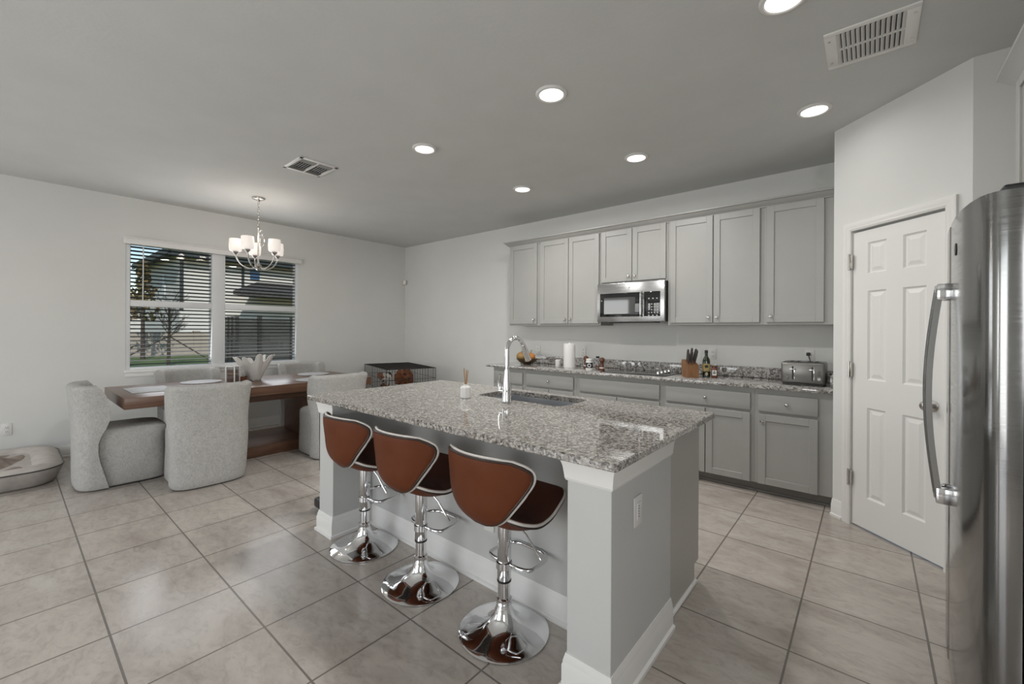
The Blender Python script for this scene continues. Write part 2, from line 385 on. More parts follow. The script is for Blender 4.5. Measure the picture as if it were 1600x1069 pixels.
# ------------------------------------------------------------------ window and blinds
M_['shaded_slat'] = base_mat('shaded_blind_slat', (.045, .046, .048), .5)  # white slats; their shade against the bright outside is put into the colour
M_['winframe'] = base_mat('white_vinyl', (.74, .75, .76), .35)
SB = [(.915, 1.703), (1.848, 2.745)]
win = T('window_1', None, None, (XW - .06, 1.83, WZ0), kind='structure')
mb = MB()
fx0, fx1 = XW - .10, XW - .006
mb.box(fx0, fx1, WY0, SB[0][0], WZ0, WZ1, .003); mb.box(fx0, fx1, SB[1][1], WY1, WZ0, WZ1, .003)
mb.box(fx0, fx1, SB[0][1], SB[1][0], WZ0, WZ1, .003)
for a, b in SB:
    mb.box(fx0, fx1, a, b, WZ0, .905, .003); mb.box(fx0, fx1, a, b, 2.315, WZ1, .003)
O('window_frame', mb, M_['winframe'], win)
for a, b in SB:
    mb = MB(); mb.box(fx0 + .02, fx1 - .002, a, b, 1.605, 1.678, .003)
    for z0, z1 in ((.905, 1.605), (1.678, 2.315)):
        mb.box(fx0 + .01, fx0 + .03, a, a + .012, z0, z1); mb.box(fx0 + .01, fx0 + .03, b - .012, b, z0, z1)
    O('sash_rail', mb, M_['winframe'], win)
    for z0, z1 in ((.905, 1.605), (1.678, 2.315)):
        mb = MB(); mb.box(fx0 + .004, fx0 + .008, a, b, z0, z1); O('pane', mb, M_['glass'], win, ang=None)
mb = MB(); mb.box(XW, XW + .035, WY0 - .012, WY1 + .012, WZ0 - .028, WZ0, .004); mb.box(XW, XW + .014, WY0, WY1, WZ0 - .075, WZ0 - .028, .003)
O('window_sill', mb, M_['trim'], win)
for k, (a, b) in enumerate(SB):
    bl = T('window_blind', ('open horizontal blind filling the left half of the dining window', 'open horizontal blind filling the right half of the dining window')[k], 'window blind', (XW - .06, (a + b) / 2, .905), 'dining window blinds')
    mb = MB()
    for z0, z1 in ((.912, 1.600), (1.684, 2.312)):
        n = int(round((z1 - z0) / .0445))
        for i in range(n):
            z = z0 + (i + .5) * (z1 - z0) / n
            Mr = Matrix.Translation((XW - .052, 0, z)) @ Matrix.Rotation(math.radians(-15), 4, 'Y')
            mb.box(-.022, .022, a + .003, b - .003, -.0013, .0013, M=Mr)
    O('slat_panel', mb, M_['shaded_slat'], bl, ang=None)
    if k == 0:
        mb = MB(); mb.tube([(XW - .020, a + .115, 2.31), (XW - .016, a + .112, 1.60)], .0055, 8); O('tilt_wand', mb, M_['winframe'], bl)
va = T('blind_valance', 'white valance board running above the dining window blinds', 'valance', (XW, 1.83, WZ1 - .03))
mb = MB(); mb.box(XW + .001, XW + .05, WY0 - .02, WY1 + .02, WZ1 - .035, WZ1 + .028, .004); mb.box(XW + .001, XW + .058, WY0 - .026, WY1 + .026, WZ1 + .028, WZ1 + .042, .004)
O('board', mb, M_['trim'], va)

# ------------------------------------------------------------------ ceiling fixtures
LBL = ['recessed ceiling light above the island near the dining side, right of the small vent',
       'recessed ceiling light above the middle of the kitchen aisle, before the cabinets over the microwave',
       'recessed ceiling light nearest the corner where the crown moulding starts, smallest of the six',
       'recessed ceiling light above the island centre, left of the pantry end lights',
       'recessed ceiling light just below the slotted return vent, before the pantry wall',
       'recessed ceiling light cut by the top edge of the frame beside the slotted vent']
LP = [(-2.79, 2.20), (-1.527, 3.46), (-2.787, 3.48), (-1.53, 2.195), (-.285, 3.467), (-.295, 2.22)]
cl = None
for i, (x, y) in enumerate(LP):
    if cl is None:
        cl = T('ceiling_light', LBL[0], 'ceiling light', (x, y, H), 'recessed kitchen ceiling lights')
        mb = MB(); mb.lathe([(.098, 0), (.098, -.006), (.092, -.013), (.080, -.015), (.074, -.011)], (x, y, H), 36, cap=(True, False)); O('trim_ring', mb, M_['plastic'], cl)
        mb = MB(); mb.lathe([(0.001, -.0105), (.0745, -.0105), (.0745, -.007), (.001, -.007)], (x, y, H), 36); O('diffuser', mb, M_['emit'], cl, label='glowing round diffuser')
    else: dup(cl, (x, y, H), 0, LBL[i])
    l_ = light('ceiling_lamp', 'AREA', (x, y, H - .018), (14, 12, 14, 14, 1.0, 6)[i], (1, .985, .955), shape='DISK', size=.14, spread=math.radians(175))
# slotted return vent
vt = T('ceiling_vent', 'large white slotted return vent on the ceiling above the fridge side', 'vent', (0, 2.81, H))
x0, x1, y0, y1 = -.178, .178, 2.625, 2.99
x0, x1 = -.18, .18
mb = MB()
mb.box(x0, x1, y0, y0 + .03, H - .008, H, .002); mb.box(x0, x1, y1 - .03, y1, H - .008, H, .002)
mb.box(x0, x0 + .05, y0 + .03, y1 - .03, H - .008, H, .002); mb.box(x1 - .05, x1, y0 + .03, y1 - .03, H - .008, H, .002)
mb.box(x0 + .05, x1 - .05, 2.80, 2.815, H - .008, H, .001)
O('vent_frame', mb, M_['trim'], vt)
mb = MB(); mb.box(x0 + .04, x1 - .04, y0 + .02, y1 - .02, H - .0015, H); O('duct_opening', mb, M_['slot'], vt, label='dark opening behind the fins')
mb = MB()
for i in range(14):
    xx = x0 + .058 + i * .0189
    Mr = Matrix.Translation((xx, 0, H - .006)) @ Matrix.Rotation(math.radians(-40), 4, 'Y')
    mb.box(-.009, .009, y0 + .03, y1 - .03, -.0008, .0008, M=Mr)
O('louver', mb, M_['trim'], vt, ang=None)
for q in ((x0 + .02, y0 + .07), (x0 + .02, y1 - .07), (x1 - .02, y0 + .07), (x1 - .02, y1 - .07)):
    mb = MB(); mb.lathe([(.006, -.010), (.006, -.006)], (q[0], q[1], H), 10); O('screw', mb, M_['nickel'], vt)
# small supply vent
vt = T('ceiling_vent', 'small four way supply vent on the ceiling between chandelier and lights', 'vent', (-3.92, 1.79, H))
x0, x1, y0, y1 = -4.10, -3.735, 1.622, 1.962
mb = MB()
for a in ((x0, x1, y0, y0 + .03), (x0, x1, y1 - .03, y1), (x0, x0 + .03, y0, y1), (x1 - .03, x1, y0, y1)): mb.box(*a, H - .010, H, .002)
mb.box(x0 + .03, x1 - .03, 1.785, 1.80, H - .012, H)
O('vent_frame', mb, M_['trim'], vt)
mb = MB(); mb.box(x0 + .02, x1 - .02, y0 + .02, y1 - .02, H - .002, H); O('duct_opening', mb, M_['slot'], vt)
for (ya, yb) in ((y0 + .03, 1.785), (1.80, y1 - .03)):
    for (xa, xb, sg) in ((x0 + .035, x0 + .10, 1), (x1 - .10, x1 - .035, -1)):
        m1 = MB()
        for i in range(5):
            xx = xa + (i + .5) * (xb - xa) / 5
            m1.box(-.009, .009, ya, yb, -.0008, .0008, M=Matrix.Translation((xx, 0, H - .007)) @ Matrix.Rotation(sg * math.radians(38), 4, 'Y'))
        O('louver', m1, M_['cab'], vt, ang=None)
    m2 = MB()
    for i in range(6):
        yy = ya + (i + .5) * (yb - ya) / 6
        m2.box(x0 + .115, x1 - .115, -.008, .008, -.0008, .0008, M=Matrix.Translation((0, yy, H - .007)) @ Matrix.Rotation(math.radians(45), 4, 'X'))
    O('louver', m2, M_['trim'], vt, ang=None)

# ------------------------------------------------------------------ outlets, switch, sensor
def outlet(label, origin, nx, ny, kind='duplex', cat='outlet', group=None):
    """plate on a wall; nx = along wall, ny = out of the wall"""
    nx, ny = Vector(nx), Vector(ny); M = Matrix((( nx.x, ny.x, 0, origin[0]), (nx.y, ny.y, 0, origin[1]), (0, 0, 1, origin[2]), (0, 0, 0, 1)))
    t = T('wall_outlet' if kind == 'duplex' else 'light_switch', label, cat, origin, group)
    mb = MB(); mb.box(-.036, .036, .0005, .007, -.058, .058, .003, M=M); O('cover_plate', mb, M_['plastic'], t)
    if kind == 'duplex':
        for z in (-.02, .02):
            mb = MB(); mb.box(-.016, .016, .006, .0095, z - .014, z + .014, .003, M=M); rc = O('receptacle', mb, M_['plastic'], t)
            mb = MB()
            for x in (-.006, .006): mb.box(x - .0012, x + .0012, .0094, .0099, z - .002, z + .006, M=M)
            mb.box(-.002, .002, .0094, .0099, z - .009, z - .005, M=M); O('slot', mb, M_['slot'], rc, label='dark prong slots', ang=None)
    else:
        mb = MB(); mb.box(-.017, .017, .006, .011, -.034, .034, .003, M=M); O('rocker', mb, M_['plastic'], t)
        mb = MB()
        for i in range(5): mb.box(-.010, -.004, .0109, .0115, -.02 + i * .01, -.016 + i * .01, M=M)
        O('slot', mb, M_['slot'], t, ang=None)
    return t
G_ = 'white outlets above the counter'
outlet('white outlet behind the fruit bowl, leftmost above the counter', (-3.44, YW, 1.09), (1, 0, 0), (0, -1, 0), group=G_)
outlet('white outlet right of the paper towel roll, above the counter', (-2.735, YW, 1.10), (1, 0, 0), (0, -1, 0), group=G_)
outlet('white outlet right of the olive oil bottle, above the counter', (-1.225, YW, 1.125), (1, 0, 0), (0, -1, 0), group=G_)
outlet('white outlet above the toaster with a black plug in it', (-.405, YW, 1.135), (1, 0, 0), (0, -1, 0), group=G_)
outlet('white outlet low on the wall behind the dog bed', (XW, .012, .36), (0, 1, 0), (1, 0, 0))
outlet('white outlet low on the island knee wall behind the third bar stool', (-1.54, 1.66, .345), (1, 0, 0), (0, -1, 0))
outlet('white decorator outlet on the side of the right island column', (-.69, 1.588, .655), (0, 1, 0), (1, 0, 0), 'rocker')
mb = MB(); mb.box(-.03, .03, -.03, .03, -.04, .04, .012, M=Matrix.Translation((XW + .045, YW - .045, 2.2)) @ Matrix.Rotation(PI / 4, 4, 'Z'))
O('motion_sensor', mb, M_['plastic'], label='small white motion sensor high in the wall corner', cat='sensor')

# ------------------------------------------------------------------ kitchen cabinets
YU = 4.33
def shaker(mb, x0, x1, z0, z1, yf, st=.056, th=.02):
    mb.box(x0, x0 + st, yf, yf + th, z0, z1, .0018, seg=1); mb.box(x1 - st, x1, yf, yf + th, z0, z1, .0018, seg=1)
    mb.box(x0 + st, x1 - st, yf, yf + th, z0, z0 + st, .0018, seg=1); mb.box(x0 + st, x1 - st, yf, yf + th, z1 - st, z1, .0018, seg=1)
    mb.box(x0 + st - .002, x1 - st + .002, yf + .009, yf + th - .002, z0 + st - .002, z1 - st + .002)
def knob_mb(x, y, z):
    mb = MB(); mb.lathe([(.0055, 0), (.0055, .012), (.012, .017), (.0145, .022), (.012, .028), (.0, .030)], seg=14, M=Matrix.Translation((x, y, z)) @ Matrix.Rotation(PI / 2, 4, 'X')); return mb
def add_door(t, x0, x1, z0, z1, yf, kx=None, kz=None, flip=None):
    mb = MB(); shaker(mb, x0, x1, z0, z1, yf); d = O('cabinet_door', mb, M_['cab'], t, ang=.3)
    if kx is not None: O('knob', knob_mb(kx, yf, kz), M_['nickel'], d, label='round nickel knob')
    return d
def upper(label, x0, x1, z0, doors, group='grey wall cabinets'):
    t = T('wall_cabinet', label, 'cabinet', ((x0 + x1) / 2, YW - .16, z0), group)
    mb = MB(); mb.box(x0, x1, YU + .021, YW - .001, z0, 2.475, .001); O('cabinet_body', mb, M_['cab'], t, ang=.3)
    for a, b, kx in doors: add_door(t, a, b, z0 + .022, 2.462, YU, kx, z0 + .075)
    return t
upper('single door grey wall cabinet at the far left end of the row', -3.69, -3.2, 1.416, [(-3.672, -3.228, -3.262)])
upper('double door grey wall cabinet just left of the microwave', -3.199, -2.335, 1.416, [(-3.172, -2.762, -2.795), (-2.754, -2.352, -2.72)])
upper('short double door grey wall cabinet above the microwave', -2.334, -1.571, 1.872, [(-2.322, -1.958, -1.99), (-1.950, -1.59, -1.917)])
upper('tall double door grey wall cabinet just right of the microwave', -1.57, -.721, 1.416, [(-1.545, -1.142, -1.175), (-1.134, -.748, -1.10)])
upper('single door grey wall cabinet at the right end against the pantry wall', -.72, -.201, 1.416, [(-.694, -.283, -.66)])
mb = MB()
cp = [(0, 2.462), (-.006, 2.462), (-.010, 2.472), (-.030, 2.486), (-.048, 2.506), (-.062, 2.512), (-.062, 2.524), (0, 2.524)]   # (offset out, height)
yb = YU + .018
mb.loft([[(-3.692 + a, YW - .001, z) for a, z in cp], [(-3.692 + a, yb + a, z) for a, z in cp], [(-.201, yb + a, z) for a, z in cp]])
mb.box(-3.692, -.201, yb, YW - .001, 2.4755, 2.523)
O('crown_moulding', mb, M_['cab'], label='grey crown moulding along the top of the kitchen wall cabinets', cat='moulding', ang=.4)

YB = 4.03
def basecab(label, x0, x1, drawer, doors, knob=True, panel=None):
    t = T('base_cabinet', label, 'cabinet', ((x0 + x1) / 2, YW - .3, 0), 'grey base cabinets')
    mb = MB(); mb.box(x0, x1, YB + .021, YW - .001, .092, .883, .001); O('cabinet_body', mb, M_['cab'], t, ang=.3)
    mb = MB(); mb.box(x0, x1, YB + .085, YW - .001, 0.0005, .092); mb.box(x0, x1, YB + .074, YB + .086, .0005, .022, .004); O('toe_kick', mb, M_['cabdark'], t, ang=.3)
    mb = MB(); mb.box(drawer[0], drawer[1], YB, YB + .02, .697, .836, .003); d = O('drawer', mb, M_['cab'], t, ang=.5)
    if knob: O('knob', knob_mb((drawer[0] + drawer[1]) / 2, YB, .767), M_['nickel'], d, label='round nickel knob')
    for a, b, kx in doors: add_door(t, a, b, .094, .672, YB, kx, .615)
basecab('narrow grey base cabinet at the left end under the fruit bowl', -3.70, -3.18, (-3.67, -3.215), [(-3.67, -3.215, -3.25)])
basecab('grey base cabinet with one wide drawer left of the cooktop cabinet', -3.179, -2.46, (-3.152, -2.497), [(-3.152, -2.83, -2.86), (-2.82, -2.497, -2.79)])
basecab('grey base cabinet under the cooktop with a plain knobless front', -2.459, -1.50, (-2.415, -1.535), [(-2.415, -1.98, -2.01), (-1.97, -1.535, -1.94)], knob=False)
basecab('grey base cabinet below the knife block, wide drawer over two doors', -1.499, -.732, (-1.472, -.762), [(-1.472, -1.122, -1.155), (-1.114, -.762, -1.08)])
basecab('grey base cabinet below the toaster against the pantry wall', -.731, -.201, (-.704, -.297), [(-.704, -.297, -.672)])

ct = T('kitchen_countertop', 'speckled grey granite countertop along the back kitchen wall', 'countertop', (-2, 4.33, .884))
mb = MB(); mb.box(-3.79, -.2005, 4.0, YW - .001, .884, .914, .004); O('slab', mb, M_['granite'], ct)
mb = MB(); mb.box(-3.74, -.2005, YW - .022, YW - .001, .9142, 1.014, .003); O('backsplash', mb, M_['granite'], ct)
mb = MB(); mb.box(-.222, -.2005, 4.03, YW - .023, .9142, 1.014, .003); O('side_splash', mb, M_['granite'], ct)

# cooktop
ck = T('cooktop', 'black glass electric cooktop set into the granite countertop', 'cooktop', (-1.97, 4.33, .9145))
mb = MB(); mb.box(-2.195, -1.50, 4.085, 4.60, .9145, .921, .003); O('glass_top', mb, M_['blackglass'], ck)
M_['ringgrey'] = base_mat('burner_ring_grey', (.09, .09, .09), .2)
for (x, y, q) in ((-2.07, 4.21, .09), (-2.07, 4.45, .07), (-1.80, 4.21, .07), (-1.80, 4.45, .09)):
    mb = MB(); mb.lathe([(q, .9211), (q, .9214), (q - .004, .9214), (q - .004, .9211)], (x, y, 0), 32, cap=(False, False)); O('burner_ring', mb, M_['ringgrey'], ck)
for (x, y) in ((-1.60, 4.17), (-1.60, 4.27), (-1.60, 4.37), (-1.60, 4.47)):
    mb = MB(); mb.lathe([(.021, .9213), (.022, .926), (.0185, .93), (.0175, .948), (.014, .951), (0, .951)], (x, y, 0), 18); mb.box(x - .003, x + .003, y - .018, y + .018, .950, .956, .002)
    O('control_knob', mb, M_['chrome'], ck, label='chrome cooktop knob')

# microwave
mw = T('microwave', 'stainless over the range microwave with black glass door and keypad', 'microwave', (-1.95, 4.45, 1.452))
X0, X1, Z0, Z1, Y0 = -2.331, -1.575, 1.452, 1.871, 4.262
mb = MB(); mb.box(X0 + .002, X1 - .002, Y0 + .035, YW - .001, Z0 + .004, Z1, .002); O('body', mb, M_['black'], mw)
mb = MB(); mb.box(X0, X1, Y0 + .002, Y0 + .034, Z0, Z1, .005); O('door_front', mb, M_['steel'], mw)
mb = MB(); mb.box(X0 + .035, -1.835, Y0 - .001, Y0 + .004, Z0 + .055, 1.763, .003); wd = O('door_window', mb, M_['blackglass'], mw, label='black glass door window')
M_['mesh'] = base_mat('window_mesh_grey', (.07, .07, .07), .04, spec=.8)
mb = MB(); mb.box(X0 + .085, -1.885, Y0 - .0016, Y0 - .0005, Z0 + .085, 1.715, .0004); O('viewing_pane', mb, M_['mesh'], wd, ang=None)
mb = MB(); mb.box(-1.79, -1.618, Y0 - .001, Y0 + .004, Z0 + .055, 1.763, .003); kp = O('control_panel', mb, M_['blackglass'], mw, label='black control panel')
M_['keys'] = base_mat('pale_key_print', (.45, .45, .45), .5)
for rI in range(7):
    for c in range(3 if rI in (0, 6) else 4):
        if rI == 1: continue
        xx = -1.742 + c * (.03 if rI not in (0, 6) else .042); zz = 1.69 - rI * .029
        mb = MB(); mb.box(xx, xx + .013, Y0 - .0017, Y0 - .0008, zz - .006, zz + .006); O('key', mb, M_['keys'], kp, ang=None)
mb = MB(); mb.tube([(-1.812, Y0 + .004, Z0 + .06), (-1.812, Y0 - .032, Z0 + .075), (-1.812, Y0 - .034, 1.60), (-1.812, Y0 - .032, 1.742), (-1.812, Y0 + .004, 1.757)], .012, 12); O('handle', mb, M_['steel'], mw)
mb = MB(); mb.lathe([(.0, 0), (.013, 0), (.013, .0015), (0, .0015)], seg=20, M=Matrix.Translation((-1.953, Y0 + .0025, 1.815)) @ Matrix.Rotation(PI / 2, 4, 'X')); O('emblem', mb, M_['nickel'], mw, label='small round emblem')
mb = MB(); mb.box(X0 + .12, X1 - .12, Y0 + .06, Y0 + .20, Z0 - .010, Z0 + .004, .002); O('vent_grille', mb, M_['black'], mw)

# ------------------------------------------------------------------ things on the back counter
CZ = .9145
M_['bowlmetal'] = base_mat('bronze_bowl', (.20, .13, .07), .35, .8)
M_['orange'] = noisy('orange_peel', (.50, .17, .03), (.60, .25, .05), 9, .55, .3, 60)
M_['gourd'] = noisy('mottled_gourd', (.42, .20, .06), (.28, .22, .08), 7, .5, .2, 30)
M_['stemg'] = base_mat('dry_stem', (.22, .20, .10), .8)
bx, by = -3.43, 4.40
mb = MB(); mb.lathe([(.05, 0), (.055, .004), (.105, .03), (.142, .066), (.145, .070), (.139, .069), (.100, .034), (.05, .010), (0, .009)], (bx, by, CZ), 32); O('fruit_bowl', mb, M_['bowlmetal'], label='bronze fruit bowl at the left end of the back counter', cat='bowl')
def gourd(name, c, q, mat, label, stem=True, squash=.82, group=None):
    t = T(name, label, 'gourd', (c[0], c[1], c[2] - q * squash), group)
    mb = MB(); seg = 32; k = 14; rings = []
    for i in range(1, k):
        a = PI * i / k; rings.append([(c[0] + q * math.sin(a) * (1 - .07 * abs(math.sin(4 * 2 * PI * j / seg))) * math.cos(2 * PI * j / seg), c[1] + q * math.sin(a) * (1 - .07 * abs(math.sin(4 * 2 * PI * j / seg))) * math.sin(2 * PI * j / seg), c[2] - q * squash * math.cos(a)) for j in range(seg)])
    mb.loft(rings); O('flesh', mb, mat, t, ang=1)
    if stem: mb = MB(); mb.tube([(c[0], c[1], c[2] + q * squash * .9), (c[0] + .004, c[1], c[2] + q * squash + .02), (c[0] + .022, c[1], c[2] + q * squash + .04)], lambda v: .007 - .003 * v, 8); O('stem', mb, M_['stemg'], t)
gourd('pumpkin', (bx - .060, by - .035, CZ + .098), .072, M_['gourd'], 'mottled orange and green gourd on the left of the fruit bowl')
gourd('pumpkin', (bx + .068, by - .01, CZ + .098), .060, M_['orange'], 'small bright orange pumpkin with a stem at the right of the fruit bowl')
gourd('pumpkin', (bx + .012, by + .075, CZ + .094), .052, M_['orange'], 'small orange pumpkin at the back of the fruit bowl', False)
t = T('canister', 'small white lidded canister left of the paper towel roll', 'canister', (-2.875, 4.30, CZ))
mb = MB(); mb.lathe([(.032, 0), (.034, .003), (.034, .066)], (-2.875, 4.30, CZ), 24); O('jar', mb, M_['ceramic'], t)
mb = MB(); mb.lathe([(.035, .0665), (.035, .084), (.032, .088), (0, .088)], (-2.875, 4.30, CZ), 24); O('lid', mb, M_['plastic'], t)
px_, py_ = -2.665, 4.22
t = T('paper_towel_roll', 'white paper towel roll standing on the back counter', 'paper towel', (px_, py_, CZ))
mb = MB(); mb.lathe([(.02, .012), (.067, .012), (.068, .02), (.068, .28), (.066, .288), (.02, .288)], (px_, py_, CZ), 36); O('paper', mb, M_['paper'], t)
mb = MB(); mb.lathe([(.066, 0), (.066, .010), (.012, .0115), (.012, .292), (.008, .298), (0, .298)], (px_, py_, CZ), 30); O('holder', mb, M_['plastic'], t)
def mill(x, y, label):
    t = T('pepper_mill', label, 'pepper mill', (x, y, CZ), 'wooden mills on the back counter')
    mb = MB(); mb.lathe([(.027, 0), (.028, .004), (.028, .028), (.023, .034), (.021, .06), (.018, .09), (.021, .098)], (x, y, CZ), 22); O('base', mb, M_['millwood'], t)
    mb = MB(); mb.lathe([(.019, .0985), (.027, .104), (.030, .122), (.026, .138), (.012, .146), (0, .147)], (x, y, CZ), 22); O('head', mb, M_['millwood'], t)
    mb = MB(); mb.lathe([(.0285, .030), (.0285, .040), (.022, .040), (.022, .030)], (x, y, CZ), 22, cap=(False, False)); O('ring', mb, M_['ceramic'], t, label='pale ring')
mill(-2.515, 4.34, 'dark wooden pepper mill just right of the paper towel, behind the white jar')
mill(-2.235, 4.20, 'dark wooden pepper mill nearest the cooktop, right of the capped bottle')
M_['lid'] = base_mat('white_lid', (.7, .69, .66), .4); M_['labelblack'] = base_mat('black_label', (.02, .02, .025), .5)
M_['amber'] = base_mat('amber_spice', (.14, .045, .02), .4)
x, y = -2.37, 4.16
t = T('spice_jar', 'white jar with a round emblem on a black label, before the mills', 'jar', (x, y, CZ))
mb = MB(); mb.lathe([(.036, 0), (.038, .004), (.038, .095), (.034, .103)], (x, y, CZ), 28); O('jar', mb, M_['ceramic'], t)
mb = MB(); mb.lathe([(.0385, .030), (.0385, .088)], (x, y, CZ), 28, cap=(False, False)); lb = O('label_band', mb, M_['labelblack'], t, label='black label band')
mb = MB(); mb.lathe([(.036, .1035), (.036, .126), (.033, .129), (0, .129)], (x, y, CZ), 28); O('lid', mb, M_['lid'], t)
dv = Vector((-x, -y, 0)).normalized(); 
mb = MB(); Mq = Matrix.Translation(Vector((x, y, CZ + .058)) + dv * .0385) @ dv.to_track_quat('Z', 'Y').to_matrix().to_4x4()
mb.lathe([(.021, -.004), (.021, .0012), (.013, .0012), (.013, -.004)], seg=20, M=Mq, cap=(False, False)); O('emblem', mb, M_['lid'], lb, label='pale ring emblem')
x, y = -2.325, 4.27
t = T('spice_bottle', 'clear spice bottle with dark red contents and black cap between jar and mill', 'bottle', (x, y, CZ))
mb = MB(); mb.lathe([(.026, 0), (.027, .003), (.027, .10), (.017, .118), (.017, .132)], (x, y, CZ), 22); O('bottle', mb, M_['jarglass'], t)
mb = MB(); mb.lathe([(.0235, .004), (.0235, .055), (0, .055)], (x, y, CZ), 22); O('contents', mb, M_['amber'], t, label='dark red spice')
mb = MB(); mb.lathe([(.0195, .1325), (.0195, .152), (.017, .154), (0, .154)], (x, y, CZ), 22); O('cap', mb, M_['black'], t, label='black cap')
# knife block
kb = T('knife_block', 'wooden knife block with dark handled knives on the back counter', 'knife block', (-1.315, 4.24, CZ))
Mk = Matrix.Translation((-1.315, 4.24, CZ)) @ Matrix.Rotation(math.radians(38), 4, 'Z')
mb = MB(); mb.prism([(-.075, 0), (.075, 0), (.085, .13), (.07, .165), (-.07, .118)], 'x', -.055, .055, M=Mk)
O('block', mb, M_['blockwood'], kb, ang=.2)
M_['khandle'] = base_mat('dark_knife_handle', (.06, .052, .05), .35)
for i, (xx, yy, ln, tw) in enumerate(((-.035, -.045, .105, -6), (-.005, -.04, .115, -4), (.03, -.03, .125, 3), (-.03, .0, .12, -3), (.003, .01, .13, 0), (.035, .015, .12, 4))):
    Mh = Mk @ Matrix.Translation((xx, yy, .128 + (yy + .07) * .33)) @ Matrix.Rotation(math.radians(22), 4, 'X') @ Matrix.Rotation(math.radians(tw), 4, 'Y')
    kn = T('kitchen_knife', ['steak knife with dark handle at the front left of the knife block', 'steak knife with dark handle at the front middle of the knife block', 'knife with dark handle at the front right of the knife block', 'knife with dark handle at the rear left of the knife block', 'tallest dark handled knife in the rear middle of the knife block', 'dark handled knife at the rear right of the knife block'][i], 'knife', tuple(Mh.translation), 'knives in the knife block')
    mb = MB(); rings = []
    for s_, a, b in ((0, .008, .013), (.15, .009, .012), (.5, .010, .0145), (.85, .010, .013), (1, .007, .010)):
        rings.append([(a * math.cos(2 * PI * j / 12), b * math.sin(2 * PI * j / 12), .004 + s_ * ln) for j in range(12)])
    mb.loft(rings, M=Mh); O('handle', mb, M_['khandle'], kn)
    mb = MB(); mb.box(-.0015, .0015, -.009, .009, -.05, .006, M=Mh); O('blade', mb, M_['nickel'], kn, ang=None)
# olive oil and small jar
M_['oliveglass'] = base_mat('dark_green_glass', (.012, .018, .006), .06, spec=.7)
M_['goldlabel'] = noisy('gold_label', (.34, .23, .07), (.46, .36, .16), 60, .5)
x, y = -1.205, 4.37
t = T('olive_oil_bottle', 'dark green glass olive oil bottle right of the knife block', 'bottle', (x, y, CZ))
mb = MB(); Mq = Matrix.Translation((x, y, CZ)) @ Matrix.Rotation(math.radians(20), 4, 'Z')
def sq(q, z, n=24, p=4.0): return [((abs(math.cos(a)) ** (2 / p)) * math.copysign(q, math.cos(a)), (abs(math.sin(a)) ** (2 / p)) * math.copysign(q, math.sin(a)), z) for a in [2 * PI * j / n for j in range(n)]]
mb.loft([sq(.031, 0), sq(.034, .004), sq(.034, .15), sq(.031, .168, p=3.2), sq(.022, .186, p=2.4), sq(.0145, .20, p=2), sq(.013, .228, p=2)], M=Mq); O('bottle', mb, M_['oliveglass'], t)
mb = MB(); mb.lathe([(.0155, .2285), (.0155, .255), (.013, .257), (0, .257)], (x, y, CZ), 18); O('cap', mb, M_['black'], t, label='black cap')
mb = MB(); mb.loft([sq(.0346, .055), sq(.0346, .128)], True, (False, False), M=Mq); gl = O('label_band', mb, M_['goldlabel'], t, label='gold and cream label band')
dv = (Vector((0, 0, 0)) - Vector((x, y, 0))).normalized()
M_['labelgreen'] = base_mat('dark_green_print', (.02, .03, .012), .5); M_['labelcream'] = base_mat('cream_print', (.5, .45, .33), .5)
for nm, zz, a, b, mt in (('print_oval', .102, .017, .014, 'labelgreen'), ('print_panel', .03, .013, .016, 'labelcream')):
    mb = MB(); Mo = Mq @ Matrix.Translation((-.034 * 0, -.0349, zz)) @ Matrix.Rotation(PI / 2, 4, 'X')
    mb.loft([[(a * math.cos(2 * PI * j / 20), b * math.sin(2 * PI * j / 20), h_) for j in range(20)] for h_ in (-.001, .0008)], M=Mo); O(nm, mb, M_[mt], gl)
x, y = -1.125, 4.345
t = T('seasoning_jar', 'small dark red seasoning jar with a white label beside the olive oil', 'jar', (x, y, CZ))
mb = MB(); Mq = Matrix.Translation((x, y, CZ)) @ Matrix.Rotation(math.radians(15), 4, 'Z'); mb.loft([sq(.025, 0), sq(.027, .003), sq(.027, .085), sq(.022, .093)], M=Mq); O('jar', mb, M_['amber'], t)
mb = MB(); mb.lathe([(.025, .0935), (.025, .112), (0, .112)], (x, y, CZ), 20); O('lid', mb, M_['millwood'], t)
mb = MB(); mb.box(-.019, .019, -.0278, -.0268, .022, .072, M=Mq); lb = O('label_panel', mb, M_['lid'], t, label='white label', ang=None)
mb = MB(); mb.box(-.012, .012, -.0284, -.0277, .040, .050, M=Mq); mb.box(-.006, .006, -.0284, -.0277, .054, .064, M=Mq); O('print_mark', mb, M_['labelblack'], lb, ang=None)

